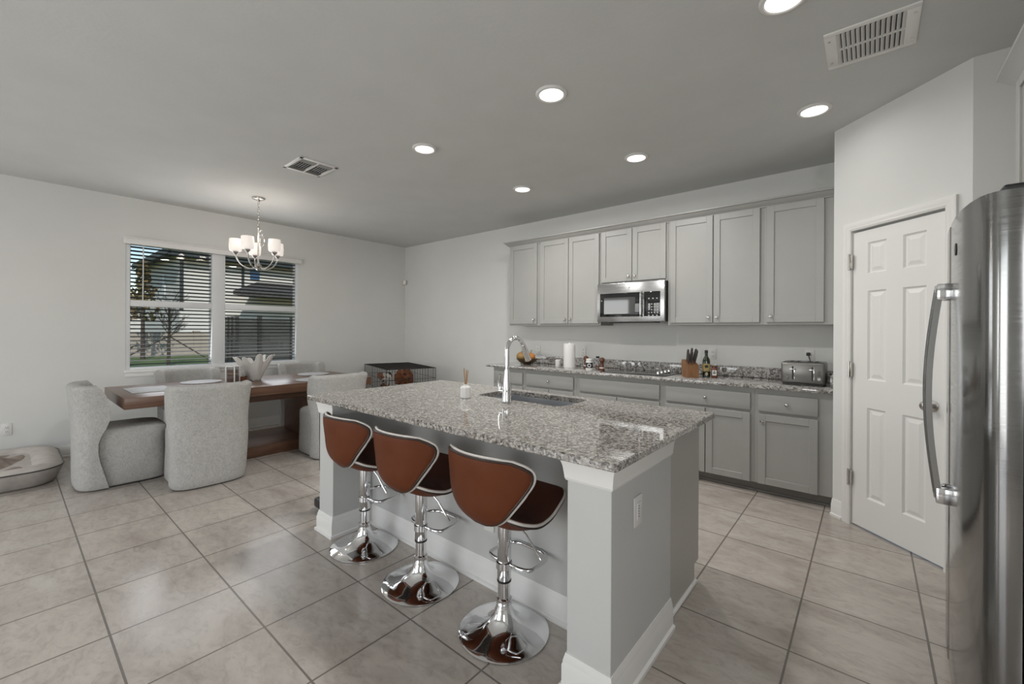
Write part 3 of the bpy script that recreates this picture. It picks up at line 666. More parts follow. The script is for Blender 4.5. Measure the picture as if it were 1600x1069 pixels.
# toaster with cord
M_['toastsilver'] = steel('toaster_steel', (.22, .213, .20), .34)
tx0, tx1, ty0, ty1 = -.565, -.262, 4.20, 4.46
to = T('toaster', 'brushed steel four slice toaster at the right end of the counter', 'toaster', ((tx0 + tx1) / 2, 4.33, CZ))
mb = MB(); mb.box(tx0, tx1, ty0, ty1, CZ + .012, CZ + .19, .018, seg=4); O('body', mb, M_['toastsilver'], to)
mb = MB(); mb.box(tx0 + .01, tx1 - .01, ty0 + .012, ty1 - .012, CZ, CZ + .014, .003); O('base', mb, M_['black'], to)
mb = MB(); mb.box(tx0 + .014, tx1 - .014, ty0 - .003, ty0 + .006, CZ + .022, CZ + .176, .004); O('front_panel', mb, M_['toastsilver'], to)
for xx in (tx0 + .085, tx1 - .085):
    mb = MB(); mb.box(xx - .006, xx + .006, ty0 - .0036, ty0 - .001, CZ + .045, CZ + .155); O('lever_slot', mb, M_['slot'], to, label='dark lever slot', ang=None)
    mb = MB(); mb.box(xx + .007, xx + .013, ty0 - .0045, ty0 - .001, CZ + .045, CZ + .155, .001); O('slot_trim', mb, M_['chrome'], to)
    mb = MB(); mb.tube([(xx, ty0 - .002, CZ + .132), (xx, ty0 - .022, CZ + .132)], .004, 8); mb.box(xx - .021, xx + .015, ty0 - .030, ty0 - .020, CZ + .126, CZ + .138, .003); O('lever', mb, M_['chrome'], to)
for xx in (tx0 + .04, tx1 - .04):
    mb = MB(); mb.lathe([(.014, 0), (.014, .012), (.011, .015), (0, .015)], seg=18, M=Matrix.Translation((xx, ty0 - .0032, CZ + .06)) @ Matrix.Rotation(PI / 2, 4, 'X')); O('browning_dial', mb, M_['chrome'], to)
for i in range(3):
    mb = MB(); mb.box(tx1 - .05, tx1 - .03, ty0 - .0042, ty0 - .003, CZ + .088 + i * .014, CZ + .094 + i * .014); O('button', mb, M_['khandle'], to, ang=None)
for (a, b) in ((tx0 + .05, tx0 + .08), (tx0 + .095, tx0 + .125), (tx1 - .125, tx1 - .095), (tx1 - .08, tx1 - .05)):
    mb = MB(); mb.box(a, b, ty0 + .05, ty1 - .04, CZ + .1895, CZ + .1906); O('bread_slot', mb, M_['slot'], to, ang=None)
mb = MB(); mb.tube([(-.415, YW - .028, 1.155), (-.412, YW - .05, 1.15), (-.398, YW - .075, 1.11), (-.385, YW - .10, 1.06), (-.375, YW - .13, .99), (-.37, YW - .185, .952), (-.37, 4.47, .945)], .004, 8); co_ = O('power_cord', mb, M_['black'], to, label='black power cord')
mb = MB(); mb.box(-.430, -.400, YW - .036, YW - .0098, 1.140, 1.170, .006); O('plug', mb, M_['black'], co_)

# ------------------------------------------------------------------ island
IX0, IX1, IY0, IY1 = -2.875, -.635, 1.295, 2.475
isl = T('kitchen_island', 'white kitchen island with end columns and grey side panel', 'island', (-1.755, 1.9, 0))
KY = 1.66; CX0, CX1 = -2.842, -2.662; DX0, DX1 = -.872, -.69; CYA, CYB = 1.372, 1.96
mb = MB(); mb.box(CX1, DX0, KY, KY + .11, .0005, .883); O('knee_wall', mb, M_['knee'], isl, ang=None)
def flare(mb, x0, x1, y0, y1):
    pr = [(.790, .004), (.800, .009), (.806, .009), (.845, .014), (.870, .022), (.883, .024)]
    mb.loft([[(x0 - e, y0 - e, z), (x1 + e, y0 - e, z), (x1 + e, y1 + .0, z), (x0 - e, y1 + .0, z)] for z, e in pr])
for (a, b) in ((CX0, CX1), (DX0, DX1)):
    mb = MB(); mb.box(a, b, CYA, CYB, .0005, .883, .002, seg=1); cN = O('column', mb, M_['knee'], isl, ang=.3)
    mb = MB(); flare(mb, a, b, CYA, CYB); O('capital', mb, M_['trim'], cN, ang=.2)
    mb = MB()
    pr = base_profile(.135); rings = []
    path = [((a, CYB), (-1, 0)), ((a, CYA), (-1, -1)), ((b, CYA), (1, -1)), ((b, CYB), (1, 0))]
    for (p, e) in path: rings.append([(p[0] + e[0] * q, p[1] + e[1] * q, z + .0005) for q, z in pr])
    mb.loft(rings)
    O('column_base', mb, M_['trim'], cN)
mb = MB(); baseboard(mb, (CX1, KY, .0005), (DX0, KY, .0005), (0, -1, 0), .135); O('base_moulding', mb, M_['trim'], isl)
mb = MB(); mb.prism([(CYB, .0005), (2.385, .0005), (2.385, .105), (2.452, .105), (2.452, .883), (CYB, .883)], 'x', DX1 - .03, DX1 - .022)
O('end_panel', mb, M_['panel'], isl, ang=.2)
mb = MB(); mb.prism([(CYB, .0005), (2.385, .0005), (2.385, .105), (2.452, .105), (2.452, .883), (CYB, .883)], 'x', CX0 + .022, CX0 + .03)
O('end_panel', mb, M_['panel'], isl, ang=.2)
mb = MB(); mb.lathe([(.012, 0), (.012, .43)], seg=10, M=Matrix.Translation((DX1 - .020, CYB + .005, .012)) @ Matrix.Rotation(-PI / 2, 4, 'X')); O('shoe_moulding', mb, M_['trim'], isl)
mb = MB(); SK = (-2.14, -1.26)
mb.box(CX0 + .031, SK[0], KY + .115, 2.43, .106, .883); mb.box(SK[1], DX1 - .031, KY + .115, 2.43, .106, .883); mb.box(SK[0], SK[1], KY + .115, 2.43, .106, .60); mb.box(SK[0], SK[1], 2.41, 2.43, .6, .883)
O('cabinet_body', mb, M_['cab'], isl, ang=None)
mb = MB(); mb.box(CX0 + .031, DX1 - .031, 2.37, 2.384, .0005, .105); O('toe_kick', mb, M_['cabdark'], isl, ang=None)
Mf = Matrix.Translation((0, 2.452, 0)) @ Matrix.Rotation(PI, 4, 'Z')
for i in range(4):
    a = .735 + i * .53
    mb = MB(); m2 = MB(); shaker(m2, a, a + .515, .125, .66, 0); mb.add([Mf @ Vector(p) for p in m2.v], m2.f); dd = O('cabinet_door', mb, M_['cab'], isl, ang=.3)
    mb = MB(); m2 = MB(); m2.box(a, a + .515, 0, .02, .69, .86, .003); mb.add([Mf @ Vector(p) for p in m2.v], m2.f); O('drawer', mb, M_['cab'], isl, ang=.3)
# top with sink cut-out
SX0, SX1, SY0, SY1 = -2.04, -1.36, 2.06, 2.385
def rrect(x0, x1, y0, y1, q, z, n=6):
    out = []
    for cx_, cy_, a0 in ((x1 - q, y1 - q, 0), (x0 + q, y1 - q, PI / 2), (x0 + q, y0 + q, PI), (x1 - q, y0 + q, 1.5 * PI)):
        for j in range(n + 1): a = a0 + j * PI / 2 / n; out.append((cx_ + q * math.cos(a), cy_ + q * math.sin(a), z))
    return out
mb = MB()
o_b, o_t = .8845, .9145
R = [rrect(SX0, SX1, SY0, SY1, .05, o_b), rrect(IX0 + .003, IX1 - .003, IY0 + .003, IY1 - .003, .012, o_b), rrect(IX0, IX1, IY0, IY1, .014, o_b + .004), rrect(IX0, IX1, IY0, IY1, .014, o_t - .004), rrect(IX0 + .004, IX1 - .004, IY0 + .004, IY1 - .004, .012, o_t), rrect(SX0, SX1, SY0, SY1, .05, o_t)]
mb.loft(R, True, (False, False), loop=True)
O('island_countertop', mb, M_['granite_warm'], label='speckled beige granite island top with a sink cut-out', cat='countertop', ang=.5)
mb = MB()
mb.loft([rrect(SX0 - .012, SX1 + .012, SY0 - .012, SY1 + .012, .06, o_b - .001), rrect(SX0 - .004, SX1 + .004, SY0 - .004, SY1 + .004, .055, o_b - .001), rrect(SX0 + .0, SX1 - .0, SY0 + .0, SY1 - .0, .055, .80), rrect(SX0 + .012, SX1 - .012, SY0 + .012, SY1 - .012, .06, .70), rrect(SX0 + .03, SX1 - .03, SY0 + .03, SY1 - .03, .05, .682), rrect(-1.74, -1.66, 2.18, 2.26, .035, .678)], True, (False, True))
O('kitchen_sink', mb, M_['sinksteel'], label='stainless undermount sink set into the island top', cat='sink', ang=.7)
# faucet
FX, FY = -1.692, 1.972
fa = T('kitchen_faucet', 'tall chrome gooseneck pull-down faucet on the island', 'faucet', (FX, FY, o_t))
mb = MB(); mb.lathe([(.030, .0002), (.031, .004), (.029, .008), (.0285, .05), (.027, .10), (.022, .14), (.0165, .175), (.0145, .20)], (FX, FY, o_t), 26); O('body', mb, M_['chrome'], fa)
mb = MB(); pts = [(FX, FY, o_t + .19), (FX, FY, 1.22)]
RA = .082
for i in range(1, 17): a = PI - i * (PI * .86) / 16; pts.append((FX, FY + RA + RA * math.cos(a), 1.225 + RA * math.sin(a)))
mb.tube(pts, .0135, 16); O('spout_neck', mb, M_['chrome'], fa)
e = Vector(pts[-1]); dv = (e - Vector(pts[-2])).normalized()
mb = MB(); mb.tube([e - dv * .003, e + dv * .01, e + dv * .05, e + dv * .10, e + dv * .112], lambda v: .0155 + .0065 * v, 18); O('spray_head', mb, M_['chrome'], fa)
mb = MB(); mb.tube([(FX - .018, FY, o_t + .068), (FX - .055, FY, o_t + .068)], .013, 14); mb.tube([(FX - .052, FY, o_t + .066), (FX - .060, FY - .004, o_t + .10), (FX - .056, FY - .008, o_t + .135), (FX - .045, FY - .010, o_t + .168)], lambda v: .011 - .003 * v, 10); O('lever_handle', mb, M_['chrome'], fa)
# reed diffuser
x, y = -2.002, 1.922
t = T('reed_diffuser', 'white bottle of wooden reeds on the island top', 'diffuser', (x, y, o_t))
mb = MB(); mb.lathe([(.031, .0005), (.034, .004), (.034, .068), (.028, .076), (.016, .079), (.013, .081), (.013, .088), (.009, .088), (.009, .07), (0, .07)], (x, y, o_t), 8); O('bottle', mb, M_['ceramic'], t, ang=.3)
for i, (dx, dy) in enumerate(((-.018, .004), (-.006, -.012), (.004, .010), (.012, -.006), (.018, .006))):
    mb = MB(); mb.tube([(x + dx * .2, y + dy * .2, o_t + .072), (x + dx, y + dy, o_t + .192 - .004 * i)], .0022, 6); O('reed', mb, M_['reed'], t)

# ------------------------------------------------------------------ refrigerator and the cabinet above it
fr = T('refrigerator', 'stainless side by side refrigerator with two bowed handles', 'refrigerator', (.7, 2.34, 0))
M_['fridgeside'] = base_mat('fridge_side_grey', (.10, .10, .10), .4)
mb = MB(); mb.box(.352, 1.08, 1.89, 2.785, .03, 1.755, .006); O('cabinet_body', mb, M_['fridgeside'], fr)
mb = MB(); mb.box(.37, 1.05, 1.90, 2.775, .0005, .03); O('base_grille', mb, M_['black'], fr)
nd = [(1.880, .318), (1.884, .300), (1.892, .286), (1.908, .273), (1.935, .262), (2.0, .250), (2.08, .243), (2.16, .240), (2.25, .240), (2.33, .243), (2.380, .246), (2.394, .250), (2.398, .258)]
fd = [(2.404, .258), (2.408, .250), (2.42, .247), (2.50, .251), (2.60, .258), (2.68, .266), (2.73, .274), (2.765, .285), (2.780, .297), (2.79, .318)]
for pl, lab in ((nd, 'wide'), (fd, 'narrow')):
    poly = [(x, y) for y, x in pl] + [(.342, pl[-1][0]), (.342, pl[0][0])]
    mb = MB(); mb.prism(poly, 'z', .055, 1.775); d = O('door', mb, M_['fridge'], fr, ang=.5)
    hy = 2.365 if lab == 'wide' else 2.437; xd = .245
    mb = MB(); pts = []
    for i in range(21):
        q = i / 20; pts.append((xd - .028 - .032 * math.sin(PI * q), hy, .70 + q * .83))
    rings = []
    for p in pts: rings.append([(p[0] - .010, p[1] - .009, p[2]), (p[0] - .013, p[1], p[2]), (p[0] - .011, p[1] + .009, p[2]), (p[0] + .008, p[1] + .010, p[2]), (p[0] + .008, p[1] - .010, p[2])])
    mb.loft(rings); O('handle', mb, M_['handle'], d, label='bowed steel handle', ang=.5)
    for z in (.715, 1.515):
        mb = MB(); mb.box(xd - .040, xd + .006, hy - .013, hy + .013, z - .032, z + .032, .006); O('handle_mount', mb, M_['chrome'], d)
    if lab == 'wide':
        mb = MB(); mb.loft([[(.2385 + dx, 2.20 + .016 * math.cos(2 * PI * j / 20), 1.655 + .022 * math.sin(2 * PI * j / 20)) for j in range(20)] for dx in (.006, -.001)]); O('emblem', mb, M_['black'], d, label='small dark oval emblem')
for y in (1.93, 2.74):
    mb = MB(); mb.box(.305, .42, y - .03, y + .04, 1.7755, 1.795, .006); O('hinge_cover', mb, M_['black'], fr, label='black hinge cover')
FXF = .480
oc = T('wall_cabinet', 'grey cabinet above the refrigerator at the right frame edge', 'cabinet', (.8, 2.32, 1.83))
mb = MB(); mb.box(FXF + .021, XR - .001, 1.84, 2.80, 1.83, 2.47, .001); O('cabinet_body', mb, M_['cab'], oc)
Mr = Matrix.Translation((FXF, 2.80, 0)) @ Matrix.Rotation(-PI / 2, 4, 'Z')
for a, b, kx in ((.012, .474, .44), (.486, .948, .52)):
    m2 = MB(); shaker(m2, a, b, 1.85, 2.445, 0); mb = MB(); mb.add([Mr @ Vector(p) for p in m2.v], m2.f); d = O('cabinet_door', mb, M_['cab'], oc, ang=.3)
    m2 = knob_mb(kx, 0, 1.92); mb = MB(); mb.add([Mr @ Vector(p) for p in m2.v], m2.f); O('knob', mb, M_['nickel'], d)
mb = MB(); cq = [(0, 2.40), (-.006, 2.40), (-.010, 2.415), (-.030, 2.44), (-.055, 2.475), (-.066, 2.485), (-.066, 2.50), (0, 2.50)]
mb.loft([[(XR - .001, 2.801 - a, z) for a, z in cq], [(FXF + .02 + a, 2.801 - a, z) for a, z in cq], [(FXF + .02 + a, 1.84, z) for a, z in cq]])
mb.box(FXF + .0205, XR - .001, 1.84, 2.801, 2.471, 2.499)
O('crown_moulding', mb, M_['cab'], oc, ang=.4)

# ------------------------------------------------------------------ bar stools
def interp(tab, v):
    for (a, p), (b, q) in zip(tab, tab[1:]):
        if v <= b:
            k = (v - a) / (b - a); k = k * k * (3 - 2 * k) * .35 + k * .65
            return p + (q - p) * k
    return tab[-1][1]
def catmull(tab, v):
    n = len(tab)
    for i in range(n - 1):
        a, b = tab[i], tab[i + 1]
        if v <= b[0] or i == n - 2:
            t = (v - a[0]) / (b[0] - a[0]); p0 = tab[max(i - 1, 0)]; p3 = tab[min(i + 2, n - 1)]
            m1 = (b[1] - p0[1]) / max(1e-6, b[0] - p0[0]) * (b[0] - a[0]); m2 = (p3[1] - a[1]) / max(1e-6, p3[0] - a[0]) * (b[0] - a[0])
            return (2 * t ** 3 - 3 * t * t + 1) * a[1] + (t ** 3 - 2 * t * t + t) * m1 + (-2 * t ** 3 + 3 * t * t) * b[1] + (t ** 3 - t * t) * m2
def slab(mb, fn0, fn1, nu, nv):
    """closed sheet between two parametric surfaces on the same grid"""
    g0 = [[fn0(i / nu, j / nv) for i in range(nu + 1)] for j in range(nv + 1)]; g1 = [[fn1(i / nu, j / nv) for i in range(nu + 1)] for j in range(nv + 1)]
    vs = [p for R in g0 for p in R] + [p for R in g1 for p in R]; W = nu + 1; o2 = W * (nv + 1); fs = []
    for j in range(nv):
        for i in range(nu):
            a = j * W + i; fs.append((a, a + 1, a + W + 1, a + W)); fs.append((o2 + a, o2 + a + W, o2 + a + W + 1, o2 + a + 1))
    bd = [i for i in range(W)] + [j * W + nu for j in range(1, nv + 1)] + [nv * W + i for i in range(nu - 1, -1, -1)] + [j * W for j in range(nv - 1, 0, -1)]
    for k in range(len(bd)): a, b = bd[k], bd[(k + 1) % len(bd)]; fs.append((a, o2 + a, o2 + b, b))
    return mb.add(vs, fs)
def outline(fn, nu, nv):
    return [fn(i / nu, 0) for i in range(nu + 1)] + [fn(1, j / nv) for j in range(1, nv + 1)] + [fn(i / nu, 1) for i in range(nu - 1, -1, -1)] + [fn(0, j / nv) for j in range(nv - 1, 0, -1)]
def make_stool():
    t = T('bar_stool', '', 'bar stool')
    # base, column, footrest, lever
    mb = MB(); mb.lathe([(.0, .0005), (.196, .0005), (.203, .003), (.203, .007), (.196, .011), (.150, .021), (.105, .034), (.070, .053), (.048, .080), (.036, .112), (.033, .128)], seg=64); O('base', mb, M_['chrome'], t, ang=.9)
    mb = MB(); mb.lathe([(.034, .126), (.035, .13), (.035, .15), (.031, .153), (.0275, .155), (.0275, .225)], seg=32); O('lower_tube', mb, M_['chrome'], t, ang=.7)
    mb = MB(); mb.lathe([(.0275, .222), (.030, .224), (.030, .232), (.0315, .234), (.0315, .505), (.028, .508)], seg=32); O('column', mb, M_['chrome'], t, ang=.7)
    mb = MB(); mb.lathe([(.0325, .2265), (.0325, .2335), (.030, .2335), (.030, .2265)], seg=32, cap=(False, False)); O('seal_ring', mb, M_['black'], t, label='black seal ring')
    ring_ = []
    hw, y0_, y1_, q = .125, .012, .195, .07
    for cx_, cy_, a0 in ((hw - q, y1_ - q, 0), (-hw + q, y1_ - q, PI / 2), (-hw + q, y0_ + q * .5, PI), (hw - q, y0_ + q * .5, 1.5 * PI)):
        for k in range(8): a = a0 + k * PI / 14; ring_.append((cx_ + q * math.cos(a), cy_ + (q if a0 < 3 else q * .5) * math.sin(a), .30))
    mb = MB(); mb.tube(ring_, .0085, 12, closed=True); mb.lathe([(.0325, .284), (.037, .286), (.037, .314), (.0325, .316)], seg=28, cap=(False, False)); O('footrest', mb, M_['chrome'], t)
    mb = MB(); mb.tube([(.025, .01, .497), (.075, .02, .480), (.105, .028, .455), (.15, .04, .395), (.175, .047, .365)], lambda v: .0038 if v < .55 else .0058, 10); O('gas_lever', mb, M_['chrome'], t)
    mb = MB(); mb.lathe([(.075, .506), (.08, .509), (.08, .516), (.05, .522)], seg=28); O('swivel_plate', mb, M_['black'], t)
    # seat
    ws = [(0, .115), (.1, .168), (.3, .20), (.55, .206), (.8, .205), (.94, .197), (1, .172)]
    zs_ = [(0, .600), (.18, .568), (.42, .545), (.62, .553), (.82, .590), (.94, .616), (1, .624)]
    def srim(uu, vv, dz=0.):
        x = (uu * 2 - 1); y = -.175 + .40 * vv - .02 * x * x * (1 if vv > .5 else -1) * abs(vv - .5) * 2
        return (x * catmull(ws, vv), y, catmull(zs_, vv) + dz)
    def top(uu, vv):
        x = uu * 2 - 1; p = srim(uu, vv); e = (1 - x ** 4) * (1 - (2 * vv - 1) ** 6)
        return (p[0], p[1], p[2] + .006 - .020 * (1 - x * x) * math.sin(PI * min(1, vv * 1.05)) + .012 * e)
    def mid(uu, vv): p = srim(uu, vv); return (p[0], p[1], p[2] - .006)
    def bot(uu, vv):
        x = uu * 2 - 1; e = (1 - x ** 4) * (1 - (2 * vv - 1) ** 4)
        p = srim(uu, vv); return (p[0] * (1 - .0 * e), p[1], p[2] - .010 - .050 * e * (1 - .35 * vv))
    mb = MB(); slab(mb, mid, top, 20, 26); st_ = O('seat_cushion', mb, M_['leather2'], t, label='dark cognac leather seat cushion', ang=1)
    mb = MB(); slab(mb, bot, mid, 20, 26); O('seat_shell', mb, M_['leather'], t, ang=1)
    oc_ = outline(lambda a, b: srim(a, b, -.004), 12, 26); cen = Vector((0, .02, 0))
    mb = MB(); mb.tube([(p[0] * 1.008, p[1] + (p[1] - .02) * .01, p[2]) for p in oc_], .0068, 8, closed=True); O('seat_piping', mb, M_['pipewhite'], t, label='cream seat piping', ang=2)
    mb = MB(); mb.tube([(p[0] * 1.004, p[1], p[2] - .011) for p in oc_], .0055, 6, closed=True); O('seat_welt', mb, M_['pipedark'], t, label='dark seam line', ang=2)
    # back
    wb = [(0, .035), (.05, .085), (.16, .135), (.34, .180), (.55, .220), (.72, .246), (.85, .250), (.94, .232), (1, .185)]
    def bcen(v):
        z = .535 + .305 * v; y = catmull([(0, -.150), (.12, -.178), (.3, -.200), (.6, -.213), (1, -.232)], v); return y, z
    def bk(off):
        def fn(uu, vv):
            x = (uu * 2 - 1) * catmull(wb, vv); y, z = bcen(vv); return (x * (1 - off * .25), y + 1.9 * x * x * (.75 + .25 * vv) + off, z - .25 * x * x * vv)
        return fn
    def puff(o1, amt):
        f0 = bk(o1)
        def fn(uu, vv):
            p = f0(uu, vv); e = (1 - (2 * uu - 1) ** 4) * (1 - (2 * vv - 1) ** 6); return (p[0], p[1] + amt * e, p[2])
        return fn
    mb = MB(); slab(mb, puff(-.004, -.010), bk(.008), 20, 24); O('back_shell', mb, M_['leather'], t, ang=1)
    mb = MB(); slab(mb, bk(.009), puff(.017, .014), 20, 24); O('back_cushion', mb, M_['leather2'], t, label='dark cognac leather back cushion', ang=1)
    ob = outline(bk(.008), 14, 24)
    mb = MB(); mb.tube([(p[0] * 1.008, p[1] + .003, p[2] + (.002 if p[2] > .7 else -.001)) for p in ob], .0064, 8, closed=True); O('back_piping', mb, M_['pipewhite'], t, label='cream back piping', ang=2)
    mb = MB(); mb.tube([(p[0] * .997, p[1] - .010, p[2] + (-.003 if p[2] > .8 else .002)) for p in ob], .0055, 6, closed=True); O('back_welt', mb, M_['pipedark'], t, label='dark seam line', ang=2)
    return t
stool = make_stool()
SL = ['cognac leather bar stool with chrome base, leftmost at the island by the left column', 'cognac leather bar stool with chrome base, middle one at the island', 'cognac leather bar stool with chrome base, nearest the right island column']
SPOT = [(-2.411, 1.450, 0, SL[0], -.04), (-1.833, 1.436, 0, SL[1], 0.0), (-1.256, 1.452, 0, SL[2], -.03)]
for k, (x, y, z, lb, rz) in enumerate(SPOT):
    if k: dup(stool, (x, y, 0), rz, lb, 'cognac bar stools at the island')
stool.location = (SPOT[0][0], SPOT[0][1], 0); stool.rotation_euler = (0, 0, SPOT[0][4]); stool['label'] = SL[0]; stool['group'] = 'cognac bar stools at the island'

# ------------------------------------------------------------------ dining set
dt = T('dining_table', 'long walnut pedestal dining table by the window', 'table', (-5.335, 1.8, 0))
TX0, TX1, TY0, TY1, TZ = -5.885, -4.79, .645, 2.965, .76
mb = MB(); mb.box(TX0, TX1, TY0, TY1, TZ - .095, TZ, .003); O('tabletop', mb, M_['walnut'], dt)
mb = MB(); mb.box(-5.69, -4.99, .98, 2.62, .575, TZ - .0955, .003); O('apron', mb, M_['walnut'], dt)
for y in (1.28, 2.32): mb = MB(); mb.box(-5.60, -5.08, y - .07, y + .07, .115, .5745, .004); O('pedestal', mb, M_['walnut'], dt)
mb = MB(); mb.box(-5.74, -4.93, .98, 2.62, .0005, .1145, .006); O('plinth', mb, M_['walnut'], dt)

def make_chair():
    t = T('dining_chair', '', 'chair')
    n = 28
    def U(W, D, yf, z, e=.62):
        out = []
        for i in range(n + 1):
            a = -PI / 2 + PI * i / n; sx, cx_ = math.sin(a), math.cos(a)
            out.append((W * math.copysign(abs(sx) ** e, sx), yf - (D + yf) * abs(cx_) ** e, z))
        return out
    Wt = [(0, .262), (.03, .278), (.2, .283), (.45, .290), (.7, .306), (.88, .318)]
    Dt = [(0, .272), (.03, .287), (.3, .290), (.55, .296), (.88, .325)]
    Yt = [(0, -.085), (.12, -.115), (.3, -.155), (.42, -.152), (.52, -.108), (.60, -.085), (.68, -.088), (.75, -.10), (.81, -.122), (.85, -.145), (.875, -.17)]
    rings = []
    for z in (.012, .03, .08, .16, .24, .32, .40, .46, .52, .58, .64, .70, .75, .79, .82, .845, .862, .873, .879):
        q = max(0., (z - .845) / .034); th = .085 * math.sqrt(max(.02, 1 - q * q)) if q > 0 else .085
        c = (.085 - th) / 2
        W, D, yf = catmull(Wt, z), catmull(Dt, z), catmull(Yt, min(z, .875))
        o_ = U(W - c, D - c, yf, z); i_ = U(W - c - th, D - c - th, yf - .004, z)
        rings.append(o_ + i_[::-1])
    mb = MB(); mb.loft(rings); O('backrest', mb, M_['linen'], t, ang=1.0)
    rings = []
    def SE(W, yb_, yf_, z, e=.5, k=40):
        cy_ = (yb_ + yf_) / 2; hy = (yf_ - yb_) / 2
        return [(W * math.copysign(abs(math.cos(a)) ** e, math.cos(a)), cy_ + hy * math.copysign(abs(math.sin(a)) ** e, math.sin(a)), z) for a in [2 * PI * j / k for j in range(k)]]
    for z, ins in ((.012, .012), (.025, .0), (.15, .002), (.3, .006), (.42, .004), (.455, .006), (.475, .014), (.490, .032), (.499, .07), (.503, .13)):
        rings.append(SE(.252 - ins, -.20, .325 - ins, z, .42))
    mb = MB(); mb.loft(rings); O('seat', mb, M_['linen'], t, ang=1.0)
    mb = MB(); mb.loft([SE(.235, -.19, .30, .0005, .45), SE(.235, -.19, .30, .013, .45)]); O('plinth', mb, M_['black'], t, label='dark recessed base')
    return t
ch = make_chair()
CH = [((-5.155, .655), 0.0, 'oatmeal linen barrel chair at the near end of the dining table, seen side-on'),
      ((-4.60, 1.165), PI / 2, 'oatmeal linen barrel chair with its back to the island, left of the two'),
      ((-4.57, 2.33), PI / 2, 'oatmeal linen barrel chair, back to the island, right one behind the island corner'),
      ((-6.02, 1.40), -PI / 2, 'oatmeal linen barrel chair under the window, its top showing left of the white bowl'),
      ((-6.02, 2.72), -PI / 2, 'oatmeal linen barrel chair under the window, its top showing right of the white bowl'),
      ]
for k, ((x, y), rz, lb) in enumerate(CH):
    if k: dup(ch, (x, y, 0), rz, lb, 'linen dining chairs')
ch.location = (*CH[0][0], 0); ch['label'] = CH[0][2]; ch['group'] = 'linen dining chairs'

# placemats, bowl, jars
M_['mat'] = noisy('white_placemat', (.40, .40, .41), (.46, .46, .47), 30, .6)
for (x, y, lb) in ((-5.34, .90, 'white rectangular placemat at the near end of the table'),):
    mb = MB(); mb.box(x - .24, x + .24, y - .16, y + .16, TZ + .0005, TZ + .005, .002); O('placemat', mb, M_['mat'], label=lb, cat='placemat')
for (x, y, lb) in ((-4.99, 1.17, 'round white placemat before the left island-side chair'), (-5.66, 1.40, 'round white placemat before the left window-side chair'), (-5.00, 2.33, 'round white placemat before the right island-side chair'), (-5.62, 2.62, 'round white placemat before the right window-side chair')):
    mb = MB(); mb.lathe([(.0, .0005), (.182, .0005), (.19, .003), (.188, .008), (.17, .006), (0, .006)], (x, y, TZ), 48); O('placemat', mb, M_['mat'], label=lb, cat='placemat')
M_['shell'] = noisy('matte_white_ceramic_shell', (.60, .58, .55), (.66, .64, .61), 6, .7, .1, 60)
bx, by = -5.46, 1.86
mb = MB(); seg = 128; ro, ri = [], []
def shell_ring(v, th):
    R = []
    for j in range(seg):
        a = 2 * PI * j / seg; wv = math.cos(8 * a + .4); wz = math.cos(8 * a + .55); wz = math.copysign(abs(wz) ** .6, wz); amp = v ** 1.8
        q = .066 + .118 * v ** 1.1 + amp * .036 * wv - th
        z = .235 * v + amp * .046 * wz + amp * .012 * math.cos(3 * a) + amp * .022 * math.sin(a + 1.2)
        R.append((bx + q * math.cos(a), by + q * math.sin(a), TZ + .0008 + max(0, z) + (.007 if th and v < .05 else 0)))
    return R
rings = [shell_ring(v / 12, 0) for v in range(13)] + [shell_ring(v / 12, .013) for v in range(12, -1, -1)]
mb.loft(rings); O('ruffled_bowl', mb, M_['shell'], label='ruffled white shell shaped ceramic bowl on the dining table', cat='bowl', ang=1.2)
x, y = -5.318, 1.60
t = T('candle_jar', 'square clear glass jar with brown contents on the table', 'jar', (x, y, TZ + .0008))
Mq = Matrix.Translation((x, y, TZ + .0008)) @ Matrix.Rotation(math.radians(42), 4, 'Z')
mb = MB(); mb.box(-.046, .046, -.046, .046, 0, .012, .003, M=Mq)
for a in ((-.046, .046, -.046, -.041), (-.046, .046, .041, .046), (-.046, -.041, -.041, .041), (.041, .046, -.041, .041)): mb.box(*a, .012, .185, M=Mq)
O('jar', mb, M_['jarglass'], t, ang=.2)
M_['brownfill'] = base_mat('brown_wax', (.13, .045, .022), .45)
mb = MB(); mb.box(-.038, .038, -.038, .038, .0125, .150, .006, M=Mq); O('contents', mb, M_['brownfill'], t, label='reddish brown contents')
mb = MB(); mb.box(-.0385, .0385, -.0385, .0385, .098, .112, .001, M=Mq); O('band', mb, M_['reed'], t, label='tan band')
mb = MB()
for sx in (-1, 1):
    for sy in (-1, 1): mb.box(sx * .0455 - .005, sx * .0455 + .005, sy * .0455 - .005, sy * .0455 + .005, .0, .187, .002, M=Mq)
for a in ((-.05, .05, -.05, -.041), (-.05, .05, .041, .05), (-.05, -.041, -.041, .041), (.041, .05, -.041, .041)): mb.box(*a, .178, .188, .002, M=Mq)
O('rim', mb, M_['ceramic'], t, label='white edge frame')
x, y = -5.40, 1.715
t = T('coaster_bowl', 'small brown wooden bowl between the jar and the shell bowl', 'bowl', (x, y, TZ + .0008))
mb = MB(); mb.lathe([(.035, 0), (.05, .01), (.055, .06), (.050, .06), (.045, .014), (0, .012)], (x, y, TZ + .0008), 28); O('bowl', mb, M_['millwood'], t)
mb = MB()
for k in range(3): mb.lathe([(0, -.003), (.045, -.003), (.047, 0), (.045, .003), (0, .003)], seg=28, M=Matrix.Translation((x, y - .014 + k * .013, TZ + .075)) @ Matrix.Rotation(PI / 2, 4, 'X'))
O('coaster', mb, M_['shell'], t, label='upright white coasters')

